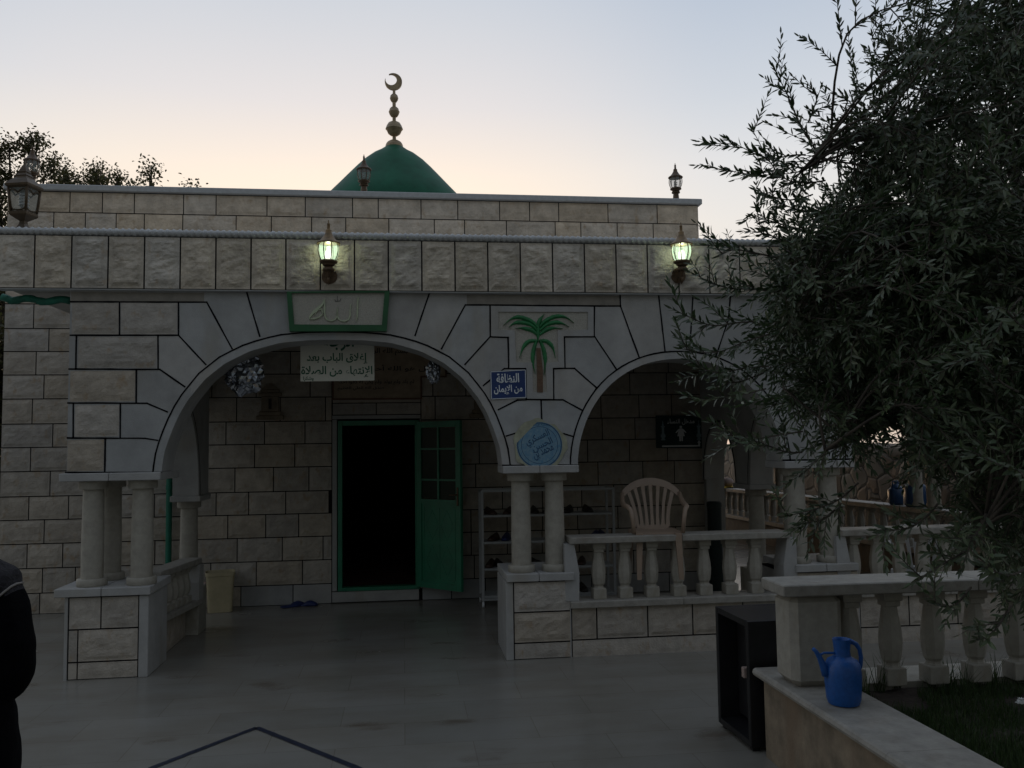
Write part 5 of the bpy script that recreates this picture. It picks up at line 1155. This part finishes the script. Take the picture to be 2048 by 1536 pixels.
# ================================================================== PERSON (only the shoulder and side enter the picture)
def skin_body(name, pts, edges, rad, m_, parent, sub=3, root=0):
    me = bpy.data.meshes.new(name); me.from_pydata(pts, edges, []); o = bpy.data.objects.new(name, me); COL.objects.link(o)
    o.modifiers.new('skin', 'SKIN'); sm = o.modifiers.new('sub', 'SUBSURF'); sm.levels = sm.render_levels = sub
    for i, r_ in enumerate(rad):
        v = me.skin_vertices[0].data[i]; v.radius = r_ if hasattr(r_, '__len__') else (r_, r_); v.use_root = i == root
    bpy.context.view_layer.update(); dg = bpy.context.evaluated_depsgraph_get(); m2 = bpy.data.meshes.new_from_object(o.evaluated_get(dg)); bpy.data.objects.remove(o)
    m2.materials.clear(); m2.materials.append(M[m_]); m2.name = name
    if name == 'body':
        for v in m2.vertices:
            c = v.co; a = math.atan2(c.y, c.x); f_ = noise.noise((a*4.5, c.z*1.3, 2.))*.011+noise.noise((c.x*18, c.y*18, c.z*9))*.007+noise.noise((c.x*5+3, c.z*16, c.y*5))*.006
            v.co = c+v.normal*f_
    for p in m2.polygons: p.use_smooth = True
    ob = bpy.data.objects.new(name, m2); COL.objects.link(ob); ob.parent = parent; return ob
smooth_path0 = lambda P: P
yPn = 2.62; xe = W(67, 1265, yPn)[0]; zsh = W(0, 1125, yPn)[1]; xcp = xe-.262
pn = empty('person', (xcp, yPn+.02, 0), 'person in black clothes with grey piping at the left edge, seen from behind', 'person')
zs_ = zsh-.045
pts = [(0, 0, .82), (0, 0, 1.0), (0, .0, 1.16), (0, 0, zs_), (0, -.0, zs_+.10), (0, .02, zs_+.21),
       (.145, 0, zs_-.035), (.19, -.02, zs_-.17), (.196, -.02, zs_-.30), (.10, .20, zs_-.30), (-.145, 0, zs_-.035), (-.19, -.02, zs_-.17), (-.196, -.02, zs_-.30), (-.10, .20, zs_-.30),
       (.095, 0, .76), (.10, -.01, .42), (.10, 0, .07), (.10, .14, .035), (-.095, 0, .76), (-.10, -.01, .42), (-.10, 0, .07), (-.10, .14, .035)]
edges = [(0, 1), (1, 2), (2, 3), (3, 4), (4, 5), (3, 6), (6, 7), (7, 8), (8, 9), (3, 10), (10, 11), (11, 12), (12, 13), (0, 14), (14, 15), (15, 16), (16, 17), (0, 18), (18, 19), (19, 20), (20, 21)]
rad = [(.24, .17), (.22, .15), (.2, .14), (.12, .11), .06, (.085, .10), (.085, .09), (.078, .085), (.068, .07), (.035, .04), (.085, .09), (.078, .085), (.068, .07), (.035, .04), (.14, .14), (.13, .13), .075, .045, (.14, .14), (.13, .13), .075, .045]
_bd = skin_body('body', pts, edges, rad, 'cloth', pn)
_bd.data.materials.append(M['yoke'])
for p in _bd.data.polygons:
    if p.center.z > zs_-.012-.25*max(0, abs(p.center.x)-.12): p.material_index = 1
mb = MB(); mb.lathe([(.03, -.13), (.06, -.125), (.085, -.08), (.098, -.01), (.095, .05), (.07, .10), (.02, .122)], 20); mb.v = [(p[0], p[1]*1.15+.02, p[2]+zs_+.22) for p in mb.v]; mb.build('headscarf', 'yoke', pn, True)
mb = MB(); mb.lathe([(.02, -.09), (.055, -.07), (.07, 0), (.06, .06), (.02, .085)], 16); mb.v = [(p[0]*.9, p[1]*.5+.115, p[2]+zs_+.21) for p in mb.v]; mb.tube([(0, .145, zs_+.24), (0, .165, zs_+.205), (0, .15, zs_+.195)], .01, 6); [mb.lathe([(.004, 0), (.009, .005), (.004, .01)], 8, (sx*.028, .148, zs_+.235)) for sx in (-1, 1)]; mb.box(-.022, .022, .142, .150, zs_+.155, zs_+.165); mb.build('face', 'skin', pn, True)
for sx in (-1, 1):
    hp = Vector((sx*.09, .215, zs_-.26)); mb = MB(); mb.tube([hp+Vector((0, 0, -.04)), hp+Vector((0, .01, -.06)), hp+Vector((0, .015, -.09))], [.028, .036, .03], 10)
    for k_, (off, ln) in enumerate(((-.024, .065), (-.008, .078), (.008, .074), (.023, .058))): b_ = hp+Vector((sx*.004, .012+off, -.088)); mb.tube([b_, b_+Vector((-sx*.004, .006, -ln*.5)), b_+Vector((-sx*.014, .012, -ln))], [.0095, .009, .0065], 8)
    b_ = hp+Vector((-sx*.01, .035, -.04)); mb.tube([b_, b_+Vector((-sx*.012, .02, -.03)), b_+Vector((-sx*.014, .022, -.058))], [.011, .010, .007], 8); mb.build('hand', 'skin', pn, True)
from mathutils.bvhtree import BVHTree
_b = [c for c in pn.children if c.name.startswith('body')][0]; bvh = BVHTree.FromPolygons([v.co+pn.location for v in _b.data.vertices], [list(p.vertices) for p in _b.data.polygons])
pp_ = []
for p, q in ((-120, 1232), (-60, 1215), (-20, 1200), (0, 1191), (10, 1182), (20, 1174), (32, 1168), (44, 1166), (54, 1170), (60, 1178)):
    d_ = ray(p, q).normalized(); h_ = bvh.ray_cast(Vector((0, 0, EYE)), d_)
    if h_[0] is not None: pp_.append(h_[0]+h_[1]*.002-pn.location)
mb = MB(); mb.tube(smooth_path0(pp_), .0035, 6); mb.build('piping', 'piping', pn, True)
# ================================================================== OLIVE TREE
def fast_mesh(name, V, Fq, tint, m_, parent=None):
    me = bpy.data.meshes.new(name); me.vertices.add(len(V)); me.vertices.foreach_set('co', V.astype(np.float32).ravel())
    n = len(Fq); me.loops.add(n*4); me.loops.foreach_set('vertex_index', Fq.astype(np.int32).ravel()); me.polygons.add(n); me.polygons.foreach_set('loop_start', np.arange(0, n*4, 4, dtype=np.int32))
    me.update(calc_edges=True); at = me.attributes.new('tint', 'FLOAT_COLOR', 'FACE'); c = np.ones((n, 4), np.float32); c[:, :3] = tint; at.data.foreach_set('color', c.ravel())
    me.materials.append(M[m_]); o = bpy.data.objects.new(name, me); COL.objects.link(o)
    if parent: o.parent = parent
    return o
class Leaves:
    def __init__(s): s.base = []; s.dir = []; s.nrm = []; s.len = []; s.wid = []; s.tint = []
    def add(s, b, d, n, l, w_, t): s.base.append(b); s.dir.append(d); s.nrm.append(n); s.len.append(l); s.wid.append(w_); s.tint.append(t)
    def mesh(s, name, m_, parent, off, curl=.12):
        B = np.array(s.base)-np.array(off); Dn = np.array(s.dir); Dn /= np.linalg.norm(Dn, axis=1)[:, None]; Nn = np.array(s.nrm); Sd = np.cross(Dn, Nn); Sd /= np.maximum(1e-6, np.linalg.norm(Sd, axis=1))[:, None]; Nn = np.cross(Sd, Dn)
        L = np.array(s.len)[:, None]; Wd = np.array(s.wid)[:, None]
        q = [B, B+Dn*L*.35+Sd*Wd-Nn*L*.03+Nn*Wd*.35, B+Dn*L*.35-Nn*L*.02, B+Dn*L*.35-Sd*Wd-Nn*L*.03+Nn*Wd*.35, B+Dn*L*.72+Sd*Wd*.8-Nn*L*curl*.6+Nn*Wd*.3, B+Dn*L*.72-Nn*L*curl*.55, B+Dn*L*.72-Sd*Wd*.8-Nn*L*curl*.6+Nn*Wd*.3, B+Dn*L-Nn*L*curl]
        V = np.stack(q, 1).reshape(-1, 3); k = np.arange(len(B))*8
        Fq = np.concatenate([np.stack([k+a for a in f], 1) for f in ((0, 2, 1, 1), (1, 2, 5, 4), (3, 6, 5, 2), (4, 5, 7, 7), (5, 6, 7, 7), (0, 3, 2, 2))])
        T = np.array(s.tint)
        me = bpy.data.meshes.new(name); fs = []
        for f in ((0, 2, 1), (0, 3, 2), (4, 5, 7), (5, 6, 7)): fs.append(np.stack([k+a for a in f], 1))
        f4 = [np.stack([k+a for a in f], 1) for f in ((1, 2, 5, 4), (3, 6, 5, 2))]
        t3 = np.concatenate(fs); t4 = np.concatenate(f4); me.vertices.add(len(V)); me.vertices.foreach_set('co', V.astype(np.float32).ravel())
        li = np.concatenate([t3.ravel(), t4.ravel()]).astype(np.int32); me.loops.add(len(li)); me.loops.foreach_set('vertex_index', li)
        n3, n4 = len(t3), len(t4); ls = np.concatenate([np.arange(n3)*3, n3*3+np.arange(n4)*4]).astype(np.int32); me.polygons.add(n3+n4); me.polygons.foreach_set('loop_start', ls)
        me.update(calc_edges=True); at = me.attributes.new('tint', 'FLOAT_COLOR', 'FACE'); c = np.ones((n3+n4, 4), np.float32); c[:, :3] = np.concatenate([np.tile(T, (4, 1)), np.tile(T, (2, 1))]); at.data.foreach_set('color', c.ravel())
        me.materials.append(M[m_]); o = bpy.data.objects.new(name, me); COL.objects.link(o); o.parent = parent; return o
rnd = random.Random(21)
def rv(s_=1.0): return Vector((rnd.gauss(0, s_), rnd.gauss(0, s_), rnd.gauss(0, s_)))
TB = Vector((2.95, 3.05, HC-.06))
olive = empty('olive_tree', TB, 'big dark olive tree reaching in from the right in front of the porch', 'tree')
LV = Leaves(); TW = MB(); BR = MB()
def smooth_path(P, n):
    P = [Vector(p) for p in P]; out = []
    for i in range(n+1):
        t = i/n*(len(P)-1); k = min(int(t), len(P)-2); f = t-k; p0, p1, p2, p3 = P[max(k-1, 0)], P[k], P[k+1], P[min(k+2, len(P)-1)]
        out.append(.5*((2*p1)+(p2-p0)*f+(2*p0-5*p1+4*p2-p3)*f*f+(3*p1-p0-3*p2+p3)*f**3))
    return out
def shoot(path, ll=.035, dens=.0155, taper=True, r0=.0022):
    """leafy shoot along a path: opposite pairs, each pair turned a quarter"""
    ln = [0]
    for a, b in zip(path, path[1:]): ln.append(ln[-1]+(b-a).length)
    tot = ln[-1]; TW.tube([p-TB for p in path], [r0*(1-.7*i/(len(path)-1)) for i in range(len(path))], 4, cap=False)
    s_ = rnd.uniform(0, .02); k = 0; ph = rnd.uniform(0, 3.14); shade = rnd.uniform(.75, 1.2)
    while s_ < tot:
        i = max(j for j in range(len(ln)) if ln[j] <= s_); i = min(i, len(path)-2); f = (s_-ln[i])/max(1e-6, ln[i+1]-ln[i]); p = path[i].lerp(path[i+1], f); d = (path[i+1]-path[i]).normalized()
        u = d.orthogonal().normalized(); v = d.cross(u); a = ph+(k % 2)*math.pi/2+rnd.gauss(0, .25)
        lt = ll*rnd.uniform(.75, 1.2)*(1 if s_ < tot*.85 else .7)
        for sg in (1, -1):
            if rnd.random() < .08: continue
            o = (u*math.cos(a)+v*math.sin(a))*sg; e = rnd.uniform(.45, .9) if s_ < tot*.9 else .3
            dd = d*math.cos(e)+o*math.sin(e)+Vector((0, 0, .02))+rv(.08); nn = d*math.sin(e)-o*math.cos(e); 
            if nn.z < 0: nn = nn*.4+Vector((0, 0, .6))
            g_ = shade*rnd.uniform(.75, 1.25); yw_ = rnd.uniform(.92, 1.12)
            LV.add(tuple(p), tuple(dd), tuple(nn+rv(.15)), lt, lt*rnd.uniform(.10, .145), (g_*yw_, g_, g_*rnd.uniform(.85, 1.1)))
        k += 1; s_ += dens*rnd.uniform(.75, 1.3)
    dd = (path[-1]-path[-2]).normalized(); LV.add(tuple(path[-1]), tuple(dd), tuple(dd.orthogonal()), ll*.8, ll*.09, (shade, shade, shade))
def grow(p, d, length, bend, n=7):
    out = [p.copy()]; d = d.normalized()
    for i in range(n): d = (d+bend/n+rv(.05)).normalized(); out.append(out[-1]+d*length/n)
    return out
def sprays(path, n, lmin, lmax, up=.25, t0=.2, ll=.035):
    for j in range(n):
        t = t0+(1-t0)*(j+rnd.random())/n; i = min(int(t*(len(path)-1)), len(path)-2); p = path[i].lerp(path[i+1], t*(len(path)-1)-i); d = (path[i+1]-path[i]).normalized()
        o = rv().cross(d).normalized(); dr_ = d*rnd.uniform(.5, 1.1)+o*rnd.uniform(.5, 1.0)+Vector((0, 0, up))
        shoot(grow(p, dr_, rnd.uniform(lmin, lmax), Vector((0, 0, rnd.uniform(-.5, .25)))), ll)
# trunk and limbs
limbs = []
def limb(pts, r0_, r1_):
    P = smooth_path(pts, 18); BR.tube([p-TB for p in P], [r0_+(r1_-r0_)*i/18 for i in range(19)], 9); limbs.append(P); return P
trunk = MB(); tp = smooth_path([TB+Vector((0, 0, -.02)), TB+Vector((.03, .02, .35)), TB+Vector((-.05, .0, .75)), TB+Vector((-.02, .03, 1.05))], 14)
n_ = 14; ids = []
for i, p in enumerate(tp):
    rr_ = .17-.05*i/14+.06*math.exp(-i*.8); ids.append(trunk.vs([p-TB+Vector((math.cos(a), math.sin(a), 0))*rr_*(1+.18*noise.noise((math.cos(a)*2, math.sin(a)*2, i*.25))) for a in [2*math.pi*k/n_ for k in range(n_)]]))
for a, b in zip(ids, ids[1:]):
    for k in range(n_): j = (k+1) % n_; trunk.face((a+k, a+j, b+j, b+k))
trunk.face([ids[-1]+k for k in range(n_)]); trunk.build('trunk', 'bark', olive, True)
top = tp[-1]
A = limb([top+Vector((0, 0, -.1)), P3(1990, 560, 3.0), P3(1890, 400, 3.0), P3(1800, 285, 2.95), P3(1740, 272, 2.9), P3(1660, 300, 2.85), P3(1600, 345, 2.8)], .03, .003)
Bq = limb([top, P3(2060, 450, 3.2), P3(2000, 200, 3.3), P3(1930, 0, 3.3), P3(1880, -120, 3.3)], .035, .008)
Cq = limb([top, P3(1980, 640, 3.1), P3(1850, 600, 3.0), P3(1720, 590, 2.8), P3(1610, 610, 2.65)], .035, .005)
Dq = limb([top, P3(2000, 720, 3.1), P3(1880, 780, 2.9), P3(1770, 850, 2.7), P3(1650, 900, 2.5)], .03, .005)
Eq = limb([top, P3(2090, 760, 2.8), P3(2010, 950, 2.5), P3(1940, 1100, 2.3)], .03, .005)
Fq_ = limb([top, P3(2150, 300, 2.7), P3(2100, 50, 2.6), P3(2060, -150, 2.6)], .03, .008)
Gq = limb([top, P3(2000, 500, 3.4), P3(1850, 450, 3.6), P3(1720, 460, 3.6)], .05, .006)
# outer twigs that stand clear of the crown
KEY = [([(1800, 300), (1720, 277), (1660, 300), (1610, 340), (1520, 350), (1418, 334)], 2.75), ([(1640, 305), (1605, 260), (1575, 190), (1546, 134)], 2.8), ([(1640, 310), (1590, 310), (1530, 315), (1454, 278)], 2.75), ([(1610, 262), (1628, 215), (1640, 180)], 2.82),
       ([(1770, 290), (1730, 240), (1685, 188)], 2.9), ([(1730, 262), (1700, 250), (1665, 240)], 2.9), ([(1700, 350), (1620, 365), (1560, 350), (1506, 262)], 2.7), ([(1650, 380), (1580, 400), (1512, 380)], 2.7), ([(1680, 430), (1600, 420), (1560, 405)], 2.8),
       ([(1640, 470), (1570, 450), (1508, 432)], 2.75), ([(1660, 480), (1600, 490), (1540, 470), (1512, 440)], 2.7), ([(1620, 530), (1530, 510), (1470, 500), (1436, 512)], 2.65), ([(1600, 600), (1530, 580), (1450, 575), (1382, 545)], 2.6), ([(1560, 640), (1480, 645), (1420, 650), (1345, 618)], 2.5),
       ([(1600, 650), (1500, 680), (1430, 705), (1364, 698)], 2.5), ([(1600, 730), (1500, 735), (1440, 745), (1388, 733)], 2.5), ([(1560, 770), (1480, 790), (1402, 800)], 2.45), ([(1560, 730), (1470, 765), (1410, 740)], 2.55), ([(1640, 900), (1580, 905), (1520, 885), (1480, 870)], 2.4), ([(1680, 850), (1560, 870), (1480, 880), (1450, 850)], 2.45),
       ([(1900, 60), (1820, 80), (1760, 115), (1745, 72)], 3.1), ([(1850, 180), (1790, 150), (1762, 128)], 3.1), ([(1900, 20), (1830, 0), (1790, -20)], 3.1), ([(1850, 250), (1780, 200), (1732, 172)], 3.0), ([(1830, 260), (1780, 240), (1715, 215)], 2.95), ([(1850, 120), (1800, 110), (1750, 50)], 3.1),
       ([(1760, 920), (1690, 990), (1640, 1015), (1575, 1032)], 2.4), ([(1700, 990), (1650, 1035), (1600, 1048)], 2.4), ([(1980, 1080), (1900, 1120), (1820, 1170)], 2.1), ([(1960, 1150), (1910, 1210), (1870, 1205)], 2.1), ([(1900, 980), (1830, 1050), (1750, 1060)], 2.25), ([(2040, 1180), (1990, 1260), (1950, 1280)], 2.05), ([(1980, 1000), (1950, 1070), (1880, 1075)], 2.1),
       ([(2080, 560), (2020, 620), (1970, 700), (1960, 640)], 1.95), ([(2080, 800), (2010, 770), (1960, 720), (1920, 690)], 1.95), ([(2080, 950), (2000, 930), (1940, 900)], 1.95), ([(2090, 420), (2030, 390), (1990, 340)], 2.0), ([(2080, 1120), (2020, 1150), (1960, 1130)], 1.95), ([(2090, 680), (2040, 650), (2005, 610)], 1.9)]
for pl, y in KEY:
    path = smooth_path([P3(p[0], p[1], y+.12*(1-i/(len(pl)-1))) for i, p in enumerate(pl)], 14); shoot(path[3:], .042 if y > 2 else .044, r0=.0035); sprays(path, max(3, int(5*len(pl)/4)), .06, .15, t0=.3)
# crown bulk: boughs from the limbs to points through the crown's volume, each carrying many shoots
poly = [(1870, -120), (1830, 40), (1850, 150), (1810, 210), (1800, 280), (1740, 340), (1680, 410), (1630, 480), (1590, 540), (1560, 600), (1545, 660), (1545, 730), (1570, 780), (1620, 815), (1690, 840), (1770, 860), (1850, 880), (1900, 930), (1950, 980), (1970, 1060), (2000, 1120), (2060, 1190), (2330, 1200), (2330, -120)]
def inside(x, y):
    c = False; j = len(poly)-1
    for i in range(len(poly)):
        xi, yi = poly[i]; xj, yj = poly[j]
        if (yi > y) != (yj > y) and x < (xj-xi)*(y-yi)/(yj-yi)+xi: c = not c
        j = i
    return c
allp = [p for L in limbs for p in L[5:]]
cnt_ = 0
while cnt_ < 620:
    px, py = rnd.uniform(1450, 2330), rnd.uniform(-120, 1290)
    if not inside(px, py): continue
    if px > 2120 and rnd.random() < .6: continue
    if py < 420 and rnd.random() < .5: continue
    cnt_ += 1; dep = rnd.uniform(2.15 if px > 1800 else 2.4, 3.7)
    tip = P3(px, py, dep); src = min((q for q in rnd.sample(allp, 40)), key=lambda q: (q-tip).length); mid = src.lerp(tip, .5)+Vector((0, 0, .08))+rv(.05)
    path = smooth_path([src, mid, tip], 10); BR.tube([p-TB for p in path], [.0055-.004*i/10 for i in range(11)], 5); nsh = rnd.randint(8, 12)
    sprays(path, nsh, .10, .24, up=rnd.uniform(-.2, .3), t0=.35)
    shoot(grow(tip, (tip-mid).normalized()+Vector((-.3, 0, 0)), .2, Vector((0, 0, -.3))))
for L in limbs: sprays(L[4:], 34, .10, .26, t0=.05)
LV.mesh('crown', 'olive', olive, TB)
TW.build('twigs', 'bark', olive); BR.build('limbs', 'bark', olive, True)
print('olive leaves', len(LV.base))
# olives
ol = MB()
for i in range(70):
    b = LV.base[rnd.randrange(len(LV.base))]; c_ = Vector(b)-TB+Vector((0, 0, -.014)); ol.lathe([(.001, -.011), (.006, -.007), (.0075, 0), (.006, .007), (.001, .011)], 8, c_, cap=False)
M['olivefruit'] = mat('green_olive', (.06, .09, .03), .35); o = ol.build('olives', 'olivefruit', olive, True); o['kind'] = 'stuff'
# ================================================================== BACKGROUND TREES
def bg_tree(label, x, y, h, blobs, nl, seed, leafs=.075):
    """blobs: list of (dx,dz,rx,rz) clumps of the crown relative to the base"""
    r = random.Random(seed); t = empty('background_tree', (x, y, 0), label, 'tree', 'trees behind the mosque at left'); L = Leaves(); tm = MB(); br = MB()
    tm.tube([(0, 0, -.05), (.05, .05, h*.25), (0, 0, h*.5)], [.16, .13, .09], 10); tm.build('trunk', 'bark', t, True)
    for (dx_, dz_, rx, rz_) in blobs:
        c = Vector((dx_, r.uniform(-.4, .4), dz_)); br.tube(smooth_path([Vector((0, 0, h*.45)), Vector((dx_*.5, 0, h*.45+(dz_-h*.45)*.6)), c], 8), [.06-.045*i/8 for i in range(9)], 6)
        tw = int(nl*rx*rz_*.55)+8
        for k in range(tw):
            d = Vector((r.gauss(0, 1), r.gauss(0, 1), r.gauss(0, 1))).normalized()*(r.random()**.45); e = c+Vector((d.x*rx, d.y*rx*.8, d.z*rz_)); br.tube([c.lerp(e, .4), e], [.009, .004], 3, cap=False)
            sh_ = r.uniform(.7, 1.25)
            for q in range(9):
                b = e+Vector((r.gauss(0, .1), r.gauss(0, .1), r.gauss(0, .09))); dd = Vector((r.gauss(0, 1), r.gauss(0, 1), r.gauss(-.4, .7))); nn = Vector((r.gauss(0, .6), r.gauss(0, .6), 1)); g_ = sh_*r.uniform(.7, 1.3)
                L.add(tuple(b+Vector((x, y, 0))), tuple(dd), tuple(nn), leafs*r.uniform(.7, 1.25), leafs*r.uniform(.22, .32), (g_*r.uniform(.95, 1.35), g_, g_*.8))
    br.build('limbs', 'bark', t); L.mesh('crown', 'bgleaf', t, (x, y, 0))
def BP(px, py, y): return W(px, py, y)
yt = 19.0; sY = yt/F
def blob(base_px, pts):
    bx_ = W(base_px, 600, yt)[0]; out = []
    for px, py, rx, rz_ in pts:
        x, z = W(px, py, yt); out.append((x-bx_, z, rx*sY, rz_*sY))
    return bx_, out
b1, o1 = blob(20, [(0, 330, 32, 40), (62, 300, 26, 38), (30, 370, 40, 35), (70, 275, 12, 16), (10, 440, 45, 60), (-20, 380, 40, 60), (95, 345, 25, 28), (-10, 560, 50, 70), (-40, 700, 60, 80), (-50, 850, 60, 80), (30, 300, 14, 18)])
bg_tree('tall dark tree behind the left corner of the mosque, behind the square lantern', b1, yt, 6.0, o1, 760, 1)
bg_tree('dense dark tree standing just past the left corner of the mosque wall', -5.5, 12.2, 3.4, [(0, 2.0+.5*i, .75-.05*i, .5) for i in range(-3, 3)], 2600, 8, .06)
b2, o2 = blob(150, [(118, 345, 22, 26), (105, 320, 14, 14), (140, 375, 30, 22), (165, 365, 28, 24), (190, 350, 20, 22), (185, 332, 12, 12), (210, 375, 26, 18)])
yt = 20.5; sY = yt/F
bg_tree('bushy tree rising over the left part of the parapet', b2*20.5/19, yt, 5.6, [(a*20.5/19, 1.75+(b-1.75)*20.5/19, c*1.08, d*1.08) for a, b, c, d in o2], 720, 2)
yt = 18.0; sY = yt/F
b3, o3 = blob(240, [(240, 360, 20, 17), (228, 352, 10, 10), (258, 375, 20, 14), (240, 395, 30, 20)])
bg_tree('small loose tree top just over the parapet, right of the bushy tree', b3, yt, 5.0, o3, 400, 3)
b4, o4_ = blob(305, [(305, 355, 13, 16), (300, 375, 15, 14), (298, 400, 25, 22), (310, 343, 8, 8)])
bg_tree('single sprig of a tree top standing up over the parapet', b4, yt, 4.9, o4_, 400, 4)
b5, o5 = blob(380, [(381, 372, 10, 8), (380, 395, 18, 16)])
bg_tree('smallest tree top, barely showing over the parapet nearest the dome', b5, yt, 4.8, o5, 560, 5)
